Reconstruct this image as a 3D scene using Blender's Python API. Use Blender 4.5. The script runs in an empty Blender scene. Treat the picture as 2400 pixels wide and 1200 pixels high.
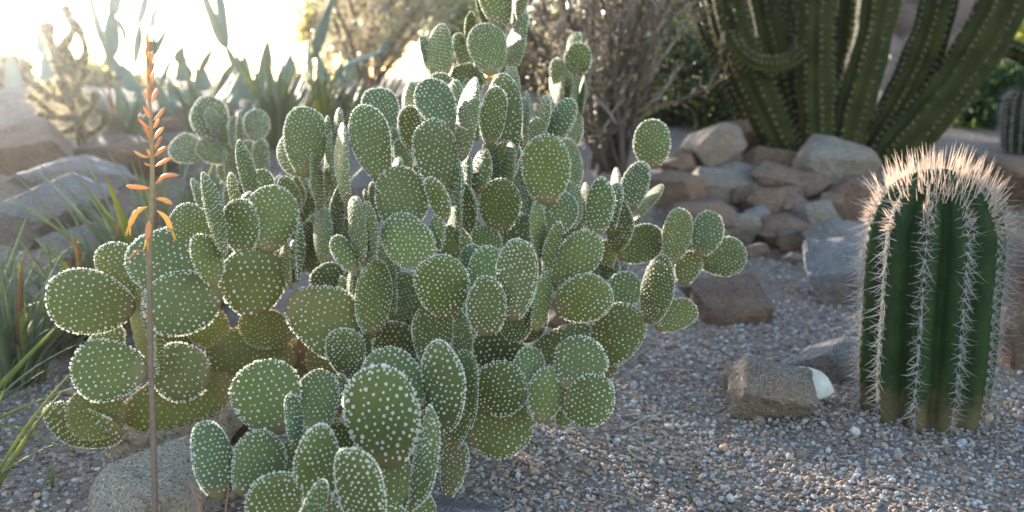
import bpy, bmesh, math, random
import numpy as np
from mathutils import Vector, Matrix

# ------------------------------------------------------------------ camera
SC = bpy.context.scene
CAM_H = 0.62
PITCH = math.radians(10.0)
FPX = 2400 * 35.0 / 36.0            # focal length in photograph pixels
cam_data = bpy.data.cameras.new('camera')
cam_data.lens = 35.0
cam_data.sensor_width = 36.0
cam_data.clip_start = 0.05
cam_data.clip_end = 2000.0
cam_data.dof.use_dof = True
cam_data.dof.focus_distance = 1.42
cam_data.dof.aperture_fstop = 4.0
cam = bpy.data.objects.new('camera', cam_data)
SC.collection.objects.link(cam)
cam.location = (0, 0, CAM_H)
cam.rotation_euler = (math.pi / 2 - PITCH, 0, 0)
SC.camera = cam

# ------------------------------------------------------------------ light
SUN_AZ = math.radians(-31.0)         # left of straight ahead
SUN_EL = math.radians(10.0)
world = bpy.data.worlds.new('World')
SC.world = world
world.use_nodes = True
wn = world.node_tree
sky = wn.nodes.new('ShaderNodeTexSky')
sky.sky_type = 'NISHITA'
sky.sun_disc = False
sky.sun_elevation = SUN_EL
sky.sun_rotation = SUN_AZ
sky.air_density = 1.0
sky.dust_density = 0.4
bg = wn.nodes['Background']
bg.inputs['Strength'].default_value = 0.15
wn.links.new(sky.outputs['Color'], bg.inputs['Color'])

sun_dir = Vector((math.sin(SUN_AZ) * math.cos(SUN_EL), math.cos(SUN_AZ) * math.cos(SUN_EL), math.sin(SUN_EL)))
sl = bpy.data.lights.new('sun', 'SUN')
sl.energy = 5.0
sl.angle = math.radians(0.5)
sl.color = (1.0, 0.91, 0.78)
so = bpy.data.objects.new('sun', sl)
so.rotation_euler = (-sun_dir).to_track_quat('-Z', 'Y').to_euler()
so.location = sun_dir * 30
SC.collection.objects.link(so)

SC.view_settings.view_transform = 'Standard'
SC.view_settings.look = 'None'
SC.view_settings.exposure = 2.36
SC.view_settings.gamma = 1.0
SC.render.engine = 'CYCLES'
SC.cycles.max_bounces = 6
SC.cycles.diffuse_bounces = 3
SC.cycles.glossy_bounces = 2
SC.cycles.transmission_bounces = 4
SC.cycles.transparent_max_bounces = 6
SC.cycles.volume_bounces = 0
SC.cycles.sample_clamp_indirect = 6.0
SC.cycles.use_denoising = True
GLARE_DENSITY = 0.0034  # density of the air volume added for lens glare

rng = np.random.default_rng(11)
random.seed(5)
C = SC.collection
cP, sP = math.cos(PITCH), math.sin(PITCH)


def P(px, py, D):
    """a point of the place: direction of the photograph pixel, D metres deep"""
    u = (600 - py) / FPX * D
    return Vector(((px - 1200) / FPX * D, D * cP + u * sP, CAM_H - D * sP + u * cP))


# ------------------------------------------------------------------ mesh helpers
def mk(name, V, Fs, mat, parent=None, smooth=True, link=True):
    V = np.asarray(V, dtype=np.float32).reshape(-1, 3)
    if isinstance(Fs, np.ndarray):
        Fs = [Fs]
    Fs = [np.asarray(f, dtype=np.int32) for f in Fs if len(f)]
    me = bpy.data.meshes.new(name)
    me.vertices.add(len(V))
    me.vertices.foreach_set('co', V.ravel())
    loops = np.concatenate([f.ravel() for f in Fs])
    tot = np.concatenate([np.full(len(f), f.shape[1], np.int32) for f in Fs])
    start = np.concatenate([[0], np.cumsum(tot)[:-1]]).astype(np.int32)
    me.loops.add(len(loops))
    me.loops.foreach_set('vertex_index', loops)
    me.polygons.add(len(tot))
    me.polygons.foreach_set('loop_start', start)
    me.polygons.foreach_set('use_smooth', np.full(len(tot), bool(smooth)))
    me.update(calc_edges=True)
    if mat is not None:
        me.materials.append(mat)
    o = bpy.data.objects.new(name, me)
    if link:
        C.objects.link(o)
    if parent is not None:
        o.parent = parent
    return o


def empty(name, loc):
    o = bpy.data.objects.new(name, None)
    o.location = loc
    o.empty_display_size = 0.05
    C.objects.link(o)
    return o


def tag(o, label, cat, group=None):
    o['label'] = label
    o['category'] = cat
    if group:
        o['group'] = group
    return o


def kind(o, k):
    o['kind'] = k
    return o


class MB:
    """collects vertices and faces of one mesh"""
    def __init__(self):
        self.v, self.f, self.n = [], {}, 0

    def add(self, V, *Fs):
        V = np.asarray(V, float).reshape(-1, 3)
        self.v.append(V)
        for F in Fs:
            F = np.asarray(F, np.int64)
            if len(F):
                self.f.setdefault(F.shape[1], []).append(F + self.n)
        self.n += len(V)

    def build(self, name, mat, parent=None, smooth=True):
        return mk(name, np.concatenate(self.v), [np.concatenate(f) for f in self.f.values()], mat, parent, smooth)


def icosphere(sub):
    t = (1 + 5 ** .5) / 2
    v = [(-1, t, 0), (1, t, 0), (-1, -t, 0), (1, -t, 0), (0, -1, t), (0, 1, t), (0, -1, -t), (0, 1, -t), (t, 0, -1), (t, 0, 1), (-t, 0, -1), (-t, 0, 1)]
    f = [(0, 11, 5), (0, 5, 1), (0, 1, 7), (0, 7, 10), (0, 10, 11), (1, 5, 9), (5, 11, 4), (11, 10, 2), (10, 7, 6), (7, 1, 8), (3, 9, 4), (3, 4, 2), (3, 2, 6), (3, 6, 8), (3, 8, 9), (4, 9, 5), (2, 4, 11), (6, 2, 10), (8, 6, 7), (9, 8, 1)]
    v = [np.array(p) / np.linalg.norm(p) for p in v]
    for _ in range(sub):
        cache, nf = {}, []
        def mid(a, b):
            k = (min(a, b), max(a, b))
            if k not in cache:
                m = v[a] + v[b]
                v.append(m / np.linalg.norm(m))
                cache[k] = len(v) - 1
            return cache[k]
        for a, b, c in f:
            ab, bc, ca = mid(a, b), mid(b, c), mid(c, a)
            nf += [(a, ab, ca), (b, bc, ab), (c, ca, bc), (ab, bc, ca)]
        f = nf
    return np.array(v), np.array(f)


ICO = [icosphere(i) for i in range(5)]


def tube(path, rad, sides=6, cap=True):
    path = np.asarray(path, float)
    n = len(path)
    rad = np.broadcast_to(np.asarray(rad, float), (n,))
    t = np.gradient(path, axis=0)
    t /= np.linalg.norm(t, axis=1)[:, None] + 1e-12
    ref = np.array([0.31, 0.52, 0.79]) if abs(t[0] @ np.array([0.31, 0.52, 0.79])) < .9 else np.array([1.0, 0, 0])
    a = np.cross(t, ref)
    a /= np.linalg.norm(a, axis=1)[:, None] + 1e-12
    b = np.cross(t, a)
    ang = np.arange(sides) * 2 * math.pi / sides
    V = path[:, None, :] + rad[:, None, None] * (np.cos(ang)[None, :, None] * a[:, None, :] + np.sin(ang)[None, :, None] * b[:, None, :])
    V = V.reshape(-1, 3)
    i = np.arange(n - 1)[:, None] * sides
    j = np.arange(sides)[None, :]
    k = (j + 1) % sides
    F = np.stack([i + j, i + k, i + sides + k, i + sides + j], -1).reshape(-1, 4)
    if not cap:
        return V, F
    V = np.concatenate([V, path[:1], path[-1:]])
    c0, c1 = n * sides, n * sides + 1
    jj = np.arange(sides)
    kk = (jj + 1) % sides
    T = np.concatenate([np.stack([np.full(sides, c0), kk, jj], -1), np.stack([np.full(sides, c1), (n - 1) * sides + jj, (n - 1) * sides + kk], -1)])
    return V, F, T


def smooth_path(pts, n):
    """Catmull-Rom through pts"""
    pts = np.asarray(pts, float)
    q = np.concatenate([[2 * pts[0] - pts[1]], pts, [2 * pts[-1] - pts[-2]]])
    m = len(pts) - 1
    out = []
    for s in np.linspace(0, m, n):
        i = min(int(s), m - 1)
        t = s - i
        a, b, c, d = q[i], q[i + 1], q[i + 2], q[i + 3]
        out.append(.5 * (2 * b + (c - a) * t + (2 * a - 5 * b + 4 * c - d) * t ** 2 + (3 * b - a - 3 * c + d) * t ** 3))
    return np.array(out)


def vnoise(p, seed=0):
    """smooth value noise of points (n,3)"""
    p = np.asarray(p, float)
    i = np.floor(p).astype(np.int64)
    f = p - i
    f = f * f * (3 - 2 * f)
    def h(x, y, z):
        n = (x * 374761393 + y * 668265263 + z * 2147483647 + seed * 1274126177) & 0xffffffff
        n = ((n ^ (n >> 13)) * 1274126177) & 0xffffffff
        return ((n ^ (n >> 16)) & 0xffff) / 65535.0
    r = 0
    for dx in (0, 1):
        for dy in (0, 1):
            for dz in (0, 1):
                w = (f[:, 0] if dx else 1 - f[:, 0]) * (f[:, 1] if dy else 1 - f[:, 1]) * (f[:, 2] if dz else 1 - f[:, 2])
                r = r + w * h(i[:, 0] + dx, i[:, 1] + dy, i[:, 2] + dz)
    return r * 2 - 1


# ------------------------------------------------------------------ materials
class NT:
    def __init__(self, name):
        self.m = bpy.data.materials.new(name)
        self.m.use_nodes = True
        self.t = self.m.node_tree
        self.b = self.t.nodes['Principled BSDF']
        self.out = self.t.nodes['Material Output']

    def n(self, typ, **kw):
        nd = self.t.nodes.new(typ)
        for k, v in kw.items():
            setattr(nd, k, v)
        return nd

    def l(self, a, b):
        self.t.links.new(a, b)

    def noise(self, scale, detail=4, rough=.6, coord='Object'):
        tc = self.n('ShaderNodeTexCoord')
        nz = self.n('ShaderNodeTexNoise')
        nz.inputs['Scale'].default_value = scale
        nz.inputs['Detail'].default_value = detail
        nz.inputs['Roughness'].default_value = rough
        self.l(tc.outputs[coord], nz.inputs['Vector'])
        return nz

    def ramp(self, fac, stops):
        r = self.n('ShaderNodeValToRGB')
        e = r.color_ramp.elements
        while len(e) < len(stops):
            e.new(0.5)
        for el, (p, c) in zip(e, stops):
            el.position = p
            el.color = (*c, 1)
        self.l(fac, r.inputs['Fac'])
        return r.outputs['Color']

    def mix(self, fac, a, b, mode='MIX'):
        m = self.n('ShaderNodeMix', data_type='RGBA', blend_type=mode)
        for sock, val in ((m.inputs[0], fac), (m.inputs[6], a), (m.inputs[7], b)):
            if hasattr(val, 'is_output'):
                self.l(val, sock)
            elif isinstance(val, tuple):
                sock.default_value = (*val, 1)
            else:
                sock.default_value = val
        return m.outputs[2]

    def bump(self, height, strength=.4, dist=.01, into=None):
        b = self.n('ShaderNodeBump')
        b.inputs['Strength'].default_value = strength
        b.inputs['Distance'].default_value = dist
        self.l(height, b.inputs['Height'])
        self.l(b.outputs['Normal'], into or self.b.inputs['Normal'])
        return b.outputs['Normal']

    def base(self, col, rough=.7, spec=.3):
        if hasattr(col, 'is_output'):
            self.l(col, self.b.inputs['Base Color'])
        else:
            self.b.inputs['Base Color'].default_value = (*col, 1)
        self.b.inputs['Roughness'].default_value = rough
        self.b.inputs['Specular IOR Level'].default_value = spec

    def translucent(self, col, fac):
        tr = self.n('ShaderNodeBsdfTranslucent')
        if hasattr(col, 'is_output'):
            self.l(col, tr.inputs['Color'])
        else:
            tr.inputs['Color'].default_value = (*col, 1)
        mx = self.n('ShaderNodeMixShader')
        mx.inputs[0].default_value = fac
        self.l(self.b.outputs[0], mx.inputs[1])
        self.l(tr.outputs[0], mx.inputs[2])
        self.l(mx.outputs[0], self.out.inputs['Surface'])


def mat_pad():
    m = NT('prickly_pear_skin')
    oi = m.n('ShaderNodeObjectInfo')
    big = m.noise(14, 4)
    c = m.mix(m.ramp(big.outputs['Fac'], [(.3, (0, 0, 0)), (.75, (.55, .55, .55))]), oi.outputs['Color'], (.170, .160, .045))
    cool = m.noise(9, 3)
    c = m.mix(m.ramp(cool.outputs['Fac'], [(.45, (0, 0, 0)), (.7, (.5, .5, .5))]), c, (.066, .096, .062))
    fine = m.noise(420, 3)
    c = m.mix(.3, c, m.ramp(fine.outputs['Fac'], [(.3, (.050, .062, .020)), (.7, (.18, .19, .07))]))
    sc = m.noise(38, 5, .7)
    scar = m.ramp(sc.outputs['Fac'], [(.66, (0, 0, 0)), (.73, (.8, .8, .8))])
    c = m.mix(scar, c, (.24, .19, .10))
    tg = m.n('ShaderNodeTexCoord')
    sg = m.n('ShaderNodeSeparateXYZ')
    m.l(tg.outputs['Generated'], sg.inputs[0])
    ad = m.n('ShaderNodeMath', operation='MULTIPLY_ADD')
    m.l(m.noise(60, 4, .7).outputs['Fac'], ad.inputs[0])
    ad.inputs[1].default_value = -.22
    m.l(sg.outputs[1], ad.inputs[2])
    c = m.mix(m.ramp(ad.outputs[0], [(0.0, (.75, .75, .75)), (.09, (0, 0, 0))]), c, (.20, .145, .07))
    m.base(c, .6, .14)
    m.bump(m.noise(160, 5).outputs['Fac'], .35, .003)
    return m.m


def mat_tuft(name, col, trans, tcol):
    m = NT(name)
    nz = m.noise(300, 2)
    m.base(m.mix(.5, col, m.ramp(nz.outputs['Fac'], [(.3, tuple(x * .72 for x in col)), (.7, tuple(min(.9, x * 1.12) for x in col))])), .9, .1)
    m.translucent(tcol, trans)
    return m.m


def mat_simple(name, c0, c1, scale, rough=.7, bump=.3, bdist=.01, spec=.3, trans=None, vary=0):
    m = NT(name)
    nz = m.noise(scale, 5, .65)
    c = m.ramp(nz.outputs['Fac'], [(.3, c0), (.7, c1)])
    if vary:
        oi = m.n('ShaderNodeObjectInfo')
        c = m.mix(1.0, c, m.ramp(oi.outputs['Random'], [(0, (1 - vary,) * 3), (1, (1, 1, 1))]), 'MULTIPLY')
    m.base(c, rough, spec)
    if bump:
        m.bump(m.noise(scale * 3, 5, .7).outputs['Fac'], bump, bdist)
    if trans:
        m.translucent(trans[0], trans[1])
    return m.m


def mat_rock(name, a, b, speck=(.04, .04, .04), pale=(.5, .47, .43), amt=.6):
    m = NT(name)
    oi = m.n('ShaderNodeObjectInfo')
    big = m.noise(9, 6, .65)
    c = m.ramp(big.outputs['Fac'], [(.32, a), (.68, b)])
    c = m.mix(1.0, c, m.ramp(oi.outputs['Random'], [(0, (.72, .68, .66)), (.5, (.95, .95, 1)), (1, (1.1, 1.0, .92))]), 'MULTIPLY')
    v = m.noise(210, 3, .6)
    c = m.mix(m.ramp(v.outputs['Fac'], [(.53, (0, 0, 0)), (.63, (amt,) * 3)]), c, pale)
    v2 = m.noise(260, 2, .6)
    v2.inputs['Distortion'].default_value = .4
    c = m.mix(m.ramp(v2.outputs['Fac'], [(.55, (0, 0, 0)), (.65, (amt,) * 3)]), c, speck)
    st = m.noise(4, 5, .7)
    c = m.mix(m.ramp(st.outputs['Fac'], [(.5, (0, 0, 0)), (.68, (.6, .6, .6))]), c, (.27, .15, .085))
    m.base(c, .85, .25)
    n1 = m.bump(m.noise(45, 8, .75).outputs['Fac'], .9, .02)
    b2 = m.n('ShaderNodeBump')
    b2.inputs['Strength'].default_value = .8
    b2.inputs['Distance'].default_value = .06
    m.l(m.noise(13, 5, .7).outputs['Fac'], b2.inputs['Height'])
    m.l(n1, b2.inputs['Normal'])
    m.l(b2.outputs['Normal'], m.b.inputs['Normal'])
    return m.m


M = {}
M['pad'] = mat_pad()
M['tuft'] = mat_tuft('glochid_fuzz', (.84, .82, .76), .70, (.90, .88, .80))
M['tuft_old'] = mat_tuft('glochid_fuzz_old', (.62, .54, .37), .55, (.82, .70, .46))
M['bark'] = mat_simple('corky_stem', (.13, .075, .035), (.24, .15, .075), 40, .9, .8, .01)
M['tongue'] = mat_simple('blue_green_pad_skin', (.10, .15, .12), (.17, .23, .19), 18, .55, .2, .004)
M['gold_spine'] = mat_tuft('golden_spines', (.66, .56, .36), .65, (.95, .84, .60))
M['grey_spine'] = mat_tuft('grey_spines', (.40, .37, .37), .28, (.70, .62, .58))
M['pink_spine'] = mat_tuft('pink_crown_spines', (.70, .58, .51), .55, (.92, .77, .66))
def mat_barrel():
    m = NT('barrel_skin')
    c = m.ramp(m.noise(25, 5, .65).outputs['Fac'], [(.3, (.015, .030, .011)), (.7, (.036, .058, .020))])
    tg = m.n('ShaderNodeTexCoord')
    sg = m.n('ShaderNodeSeparateXYZ')
    m.l(tg.outputs['Generated'], sg.inputs[0])
    ad = m.n('ShaderNodeMath', operation='MULTIPLY_ADD')
    m.l(m.noise(30, 5, .7).outputs['Fac'], ad.inputs[0])
    ad.inputs[1].default_value = -.35
    m.l(sg.outputs[2], ad.inputs[2])
    c = m.mix(m.ramp(ad.outputs[0], [(-.0, (.85, .85, .85)), (.10, (0, 0, 0))]), c, (.13, .095, .055))
    sc = m.ramp(m.noise(55, 5, .7).outputs['Fac'], [(.62, (0, 0, 0)), (.72, (.6, .6, .6))])
    c = m.mix(sc, c, (.09, .08, .045))
    m.base(c, .6, .12)
    m.bump(m.noise(75, 5, .7).outputs['Fac'], .3, .004)
    return m.m


M['barrel_plain'] = mat_simple('barrel_skin', (.015, .030, .011), (.034, .056, .018), 25, .6, .3, .004, spec=.1)
M['barrel'] = mat_barrel()
M['column'] = mat_simple('column_skin', (.016, .019, .006), (.046, .046, .012), 10, .65, .4, .006, spec=.08)
M['column_spine'] = mat_tuft('column_spines', (.30, .27, .20), .5, (.8, .72, .48))
M['granite'] = mat_rock('granite', (.22, .175, .14), (.40, .33, .27))
M['pale_granite'] = mat_rock('pale_granite', (.40, .32, .24), (.62, .53, .42), pale=(.70, .65, .57), amt=.7)
M['pink_rock'] = mat_rock('pink_rock', (.15, .085, .058), (.33, .21, .15), amt=.4)
M['grey_rock'] = mat_rock('grey_rock', (.17, .155, .15), (.33, .31, .30), amt=.5)
M['white_rock'] = mat_simple('white_stone', (.42, .39, .35), (.74, .73, .71), 26, .7, .5, .004)
M['shrub_bark'] = mat_simple('shrub_bark', (.040, .027, .020), (.095, .066, .050), 30, .8, .5, .01)
M['twig'] = mat_simple('twig_bark', (.10, .065, .045), (.22, .15, .10), 30, .25, 0, spec=.9)
M['aloe'] = mat_simple('aloe_leaf', (.11, .145, .09), (.21, .25, .16), 30, .5, .15, .003, trans=((.36, .42, .18), .3), vary=.35)
M['aloe_yellow'] = mat_simple('aloe_leaf_fresh', (.16, .21, .05), (.26, .28, .07), 30, .5, .15, .003, trans=((.5, .52, .12), .35), vary=.3)
M['aloe_red'] = mat_simple('aloe_leaf_red', (.26, .13, .07), (.34, .21, .10), 30, .55, .15, .003, trans=((.6, .3, .12), .35), vary=.3)
M['leaf_dark'] = mat_simple('dark_leaf', (.018, .032, .012), (.042, .062, .024), 6, .5, 0, trans=((.14, .22, .05), .3))
M['leaf_olive'] = mat_simple('olive_leaf', (.11, .115, .045), (.20, .19, .075), 6, .4, 0, spec=.6, trans=((.52, .45, .16), .5))
M['leaf_pale'] = mat_simple('pale_dry_leaf', (.20, .16, .11), (.34, .29, .21), 6, .3, 0, spec=.8, trans=((.70, .60, .42), .5))
M['leaf_yellow'] = mat_simple('yellow_leaf', (.33, .24, .05), (.45, .32, .07), 6, .55, 0, trans=((.75, .52, .10), .5))
M['leaf_lime'] = mat_simple('lime_leaf', (.15, .22, .04), (.26, .34, .06), 6, .55, 0, trans=((.5, .62, .10), .5))
M['dry'] = mat_simple('dry_stalk', (.30, .23, .16), (.42, .34, .24), 60, .7, .2, .002)
M['red_dry'] = mat_simple('red_dry_stalk', (.22, .10, .08), (.34, .18, .13), 60, .7, .2, .002)


def mat_gravel():
    m = NT('granite_gravel')
    at = m.n('ShaderNodeAttribute', attribute_name='stone_colour')
    nz = m.noise(330, 3, .7)
    c = m.mix(.55, at.outputs['Color'], m.mix(m.ramp(nz.outputs['Fac'], [(.36, (0, 0, 0)), (.6, (1, 1, 1))]), (.11, .085, .075), (.50, .42, .37)))
    c = m.mix(.5, c, at.outputs['Color'])
    m.base(c, .8, .3)
    m.bump(m.noise(500, 3).outputs['Fac'], .5, .002)
    return m.m


def mat_ground():
    m = NT('decomposed_granite_soil')
    big = m.noise(1.7, 5)
    c = m.ramp(big.outputs['Fac'], [(.3, (.105, .066, .046)), (.7, (.21, .14, .10))])
    tc = m.n('ShaderNodeTexCoord')
    vo = m.n('ShaderNodeTexVoronoi')
    vo.inputs['Scale'].default_value = 75
    m.l(tc.outputs['Object'], vo.inputs['Vector'])
    sep = m.n('ShaderNodeSeparateColor')
    m.l(vo.outputs['Color'], sep.inputs['Color'])
    stone = m.ramp(sep.outputs[0], [(0, (.07, .05, .04)), (.35, (.20, .13, .095)), (.7, (.27, .22, .19)), (1, (.40, .35, .31))])
    c = m.mix(.55, c, stone)
    fine = m.noise(240, 4, .7)
    c = m.mix(.35, c, m.ramp(fine.outputs['Fac'], [(.35, (.09, .07, .06)), (.7, (.42, .37, .33))]))
    m.base(c, .9, .2)
    sub = m.n('ShaderNodeMath', operation='SUBTRACT')
    sub.inputs[0].default_value = 1
    m.l(vo.outputs['Distance'], sub.inputs[1])
    n1 = m.bump(sub.outputs[0], .8, .012)
    b2 = m.n('ShaderNodeBump')
    b2.inputs['Strength'].default_value = .5
    b2.inputs['Distance'].default_value = .03
    m.l(m.noise(22, 6).outputs['Fac'], b2.inputs['Height'])
    m.l(n1, b2.inputs['Normal'])
    m.l(b2.outputs['Normal'], m.b.inputs['Normal'])
    return m.m


M['gravel'] = mat_gravel()
M['ground'] = mat_ground()
M['hill'] = mat_rock('hill_rock', (.22, .15, .13), (.36, .26, .23), amt=.15)


# ------------------------------------------------------------------ terrain
def sstep(a, b, x):
    t = np.clip((x - a) / (b - a), 0, 1)
    return t * t * (3 - 2 * t)


def terrain(x, y):
    x, y = np.asarray(x, float), np.asarray(y, float)
    sh = x.shape
    p = np.stack([x.ravel(), y.ravel(), np.zeros(x.size)], -1)
    wob = vnoise(p * 1.7, 3).reshape(sh)
    right = sstep(-.05, .45, x)
    left = .56 * sstep(2.7, 5.8, y)
    ter = .27 * sstep(3.42, 3.88, y + .12 * wob) + .25 * sstep(4.6, 7, y)
    z = left * (1 - right) + ter * right
    z = z + .012 * vnoise(p * 5, 5).reshape(sh) * sstep(.4, 1.5, np.abs(y) + .2) + .07 * wob * sstep(3.2, 6, y)
    z = z + .25 * vnoise(p * .35, 8).reshape(sh) * sstep(7, 14, y)
    return z


def tz(x, y):
    return float(terrain(np.array([x]), np.array([y]))[0])


def on_ground(px, py):
    """where the photograph's line of sight meets the ground"""
    for D in np.arange(1.2, 14, .02):
        p = P(px, py, D)
        if p.z <= tz(p.x, p.y):
            return p, D
    return P(px, py, 8), 8


def build_ground():
    def axis(lo, hi, step, far_lo, far_hi):
        core = list(np.arange(lo, hi, step))
        a, s = hi, step
        while a < far_hi:
            core.append(a); s *= 1.18; a += s
        core.append(far_hi)
        a, s = lo, step
        pre = []
        while a > far_lo:
            s *= 1.18; a -= s; pre.append(a)
        return np.array(sorted(set(pre + core)))
    xs = axis(-2.2, 3.0, .035, -300, 300)
    ys = axis(1.0, 5.5, .035, -300, 600)
    X, Y = np.meshgrid(xs, ys)
    Z = terrain(X, Y)
    V = np.stack([X, Y, Z], -1).reshape(-1, 3)
    nx, ny = len(xs), len(ys)
    i, j = np.meshgrid(np.arange(nx - 1), np.arange(ny - 1))
    a = (j * nx + i).ravel()
    F = np.stack([a, a + 1, a + nx + 1, a + nx], -1)
    o = mk('ground', V, F, M['ground'])
    kind(o, 'structure')


build_ground()


def build_hill():
    n, k = 110, 60
    u = np.linspace(0, 1, n)
    v = np.linspace(0, 1, k)
    U, W = np.meshgrid(u, v)
    X = 1.3 + U * 24
    Y = 9.0 + W * 14 + .15 * (X - 1)
    H = 6.0 * sstep(0, 1, W) ** .8 * sstep(0, .22, U)
    p = np.stack([X.ravel(), Y.ravel(), H.ravel()], -1)
    r = (np.abs(vnoise(p * .9, 21)) * .9 + .45 * np.abs(vnoise(p * 2.3, 22)) + .18 * vnoise(p * 6, 23)).reshape(X.shape)
    Z = terrain(X, Y) - .3 + H + r * sstep(0, .15, W)
    Yd = Y - .5 * r
    V = np.stack([X, Yd, Z], -1).reshape(-1, 3)
    i, j = np.meshgrid(np.arange(n - 1), np.arange(k - 1))
    a = (j * n + i).ravel()
    o = mk('hillside', V, np.stack([a, a + 1, a + n + 1, a + n], -1), M['hill'], smooth=False)
    kind(o, 'structure')


build_hill()


# ------------------------------------------------------------------ rocks
def rock_mesh(hx, hy, hz, seed, sub=4, cuts=13, rough=.028):
    r = np.random.default_rng(seed)
    pts = r.uniform(-1, 1, (cuts, 3))
    pts = pts / np.maximum(np.abs(pts).max(1), np.linalg.norm(pts, axis=1) * .84)[:, None] * r.uniform(.8, 1, (cuts, 1))
    cor = np.array([(x, y, z) for x in (-1, 1) for y in (-1, 1) for z in (-1, 1)]) * r.uniform(.5, .98, (8, 3))
    rot = np.linalg.qr(r.normal(size=(3, 3)))[0]
    cor = (cor * np.array([1, .8, .68])) @ rot.T
    pts = np.concatenate([pts[:max(5, cuts - 11)] * .92, cor])
    bm = bmesh.new()
    for p in pts:
        bm.verts.new(p)
    res = bmesh.ops.convex_hull(bm, input=bm.verts)
    junk = list({v for v in res['geom_interior'] + res['geom_unused'] if isinstance(v, bmesh.types.BMVert)})
    if junk:
        bmesh.ops.delete(bm, geom=junk, context='VERTS')
    bmesh.ops.bevel(bm, geom=bm.edges[:], offset=.03, segments=1, profile=.6, affect='EDGES')
    bmesh.ops.triangulate(bm, faces=bm.faces[:])
    for _ in range(4 if sub >= 4 else 3):
        long_e = [e for e in bm.edges if e.calc_length() > (.17 if sub >= 4 else .26)]
        if not long_e:
            break
        bmesh.ops.subdivide_edges(bm, edges=long_e, cuts=1)
        bmesh.ops.triangulate(bm, faces=bm.faces[:])
    bmesh.ops.recalc_face_normals(bm, faces=bm.faces[:])
    bm.verts.index_update()
    V = np.array([v.co[:] for v in bm.verts])
    F = np.array([[v.index for v in f.verts] for f in bm.faces])
    bm.free()
    V = V / np.abs(V).max(0)
    nz = vnoise(V * 2.1 + seed, seed) * rough * 1.6 + np.abs(vnoise(V * 5 + seed, seed + 1)) * rough * 1.4 + vnoise(V * 12, seed + 2) * rough * .6
    V = V * (1 + nz[:, None])
    return V * np.array([hx, hy, hz]), F


def rock(px, py, w, h, D, mat, label, seed, depth=None, group=None, rz=None, tilt=0, sub=4, cuts=18, rough=.035, name='rock', cat='rock'):
    hx, hz = w / 2 / FPX * D, h / 2 / FPX * D
    if D > 3.3:
        sub = 3
    hy = depth / 2 if depth else hx * .8
    V, F = rock_mesh(hx, hy, hz, seed, sub, cuts, rough)
    o = mk(name, V, F, M[mat], smooth=True)
    me = o.data
    try:
        me.set_sharp_from_angle(angle=math.radians(15))
    except Exception:
        pass
    o.location = P(px, py, D)
    o.scale = (1.22, 1.1, 1.2) if 3.3 < D < 4.2 and px > 1500 else (1.06, 1.06, 1.06)
    o.rotation_euler = (0, math.radians(tilt), math.radians(rz if rz is not None else (seed * 37) % 24 - 12))
    tag(o, label, cat, group)
    return o


RW = 'rocks of the low wall behind'
rock(1668, 345, 120, 104, 4.0, 'granite', 'tan boulder with a sunlit left face, left of the columnar cactus', 101, tilt=6)
rock(1742, 318, 165, 86, 4.35, 'pink_rock', 'flat topped pinkish rock behind the tan sunlit boulder', 102)
rock(1962, 395, 190, 124, 3.92, 'granite', 'speckled grey boulder at the foot of the columnar cactus', 103, tilt=8)
rock(1812, 382, 120, 70, 4.1, 'pink_rock', 'brown rock just below the columnar cactus base, left of the speckled boulder', 104)
rock(1832, 424, 165, 62, 3.84, 'pink_rock', 'slanting reddish slab with a sunlit top on the low wall', 105, tilt=12, group=RW)
rock(1692, 440, 160, 92, 3.8, 'granite', 'broad pale rounded rock at the left of the low wall', 106, group=RW)
rock(1802, 484, 140, 84, 3.72, 'pink_rock', 'brown block in the middle of the low wall under the slanting slab', 107, group=RW)
rock(1905, 446, 116, 70, 3.8, 'pink_rock', 'rock directly under the speckled boulder in the low wall', 108, group=RW)
rock(1912, 508, 92, 84, 3.62, 'grey_rock', 'blue grey upright rock in the low wall', 109, tilt=-14, group=RW)
rock(1995, 466, 130, 96, 3.68, 'pink_rock', 'dark brown rock at the right of the low wall beside the barrel cactus', 110, group=RW)
rock(1718, 540, 110, 78, 3.58, 'granite', 'dark rock with a sunlit corner at the bottom left of the low wall', 111, tilt=-18, group=RW)
rock(1832, 540, 140, 66, 3.6, 'pink_rock', 'low brown rock at the foot of the wall, left of the blue grey one', 112, group=RW)
rock(1968, 556, 150, 74, 3.35, 'grey_rock', 'pale blue grey slab lying in front of the low wall', 113, tilt=-6)
rock(1978, 655, 230, 190, 2.85, 'grey_rock', 'large pale boulder left of the barrel cactus', 114, sub=4)
rock(1708, 722, 190, 148, 2.62, 'pink_rock', 'dark purplish boulder beside the right prickly pear branch', 115, sub=4)
rock(1640, 672, 105, 66, 2.78, 'granite', 'small sunlit rock under the rightmost prickly pear pads', 116)
rock(1790, 918, 205, 235, 1.88, 'granite', 'speckled granite rock lying alone on the gravel', 117, sub=4, cuts=20)
rock(1722, 890, 84, 80, 2.05, 'granite', 'small stone against the left side of the speckled granite rock', 118)
rock(1962, 872, 210, 150, 2.12, 'grey_rock', 'shaded boulder half buried left of the barrel cactus base', 119, sub=4)
rock(2405, 770, 330, 470, 2.25, 'pink_rock', 'big rough boulder at the right edge behind the barrel cactus', 120, sub=4, depth=.3)
rock(2290, 420, 330, 110, 3.85, 'pink_rock', 'long pinkish slab behind the barrel cactus crown', 121)
rock(1596, 385, 90, 50, 4.0, 'pink_rock', 'small reddish rock at the foot of the twiggy shrub', 122)
rock(1590, 450, 140, 84, 3.7, 'pink_rock', 'reddish rock behind the topmost right hand pads', 123)
rock(1640, 505, 130, 76, 3.62, 'pink_rock', 'reddish stone low on the slope behind the right prickly pear', 124)
rock(2090, 960, 90, 60, 1.98, 'grey_rock', 'little dark stone at the barrel cactus base', 125)
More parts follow.
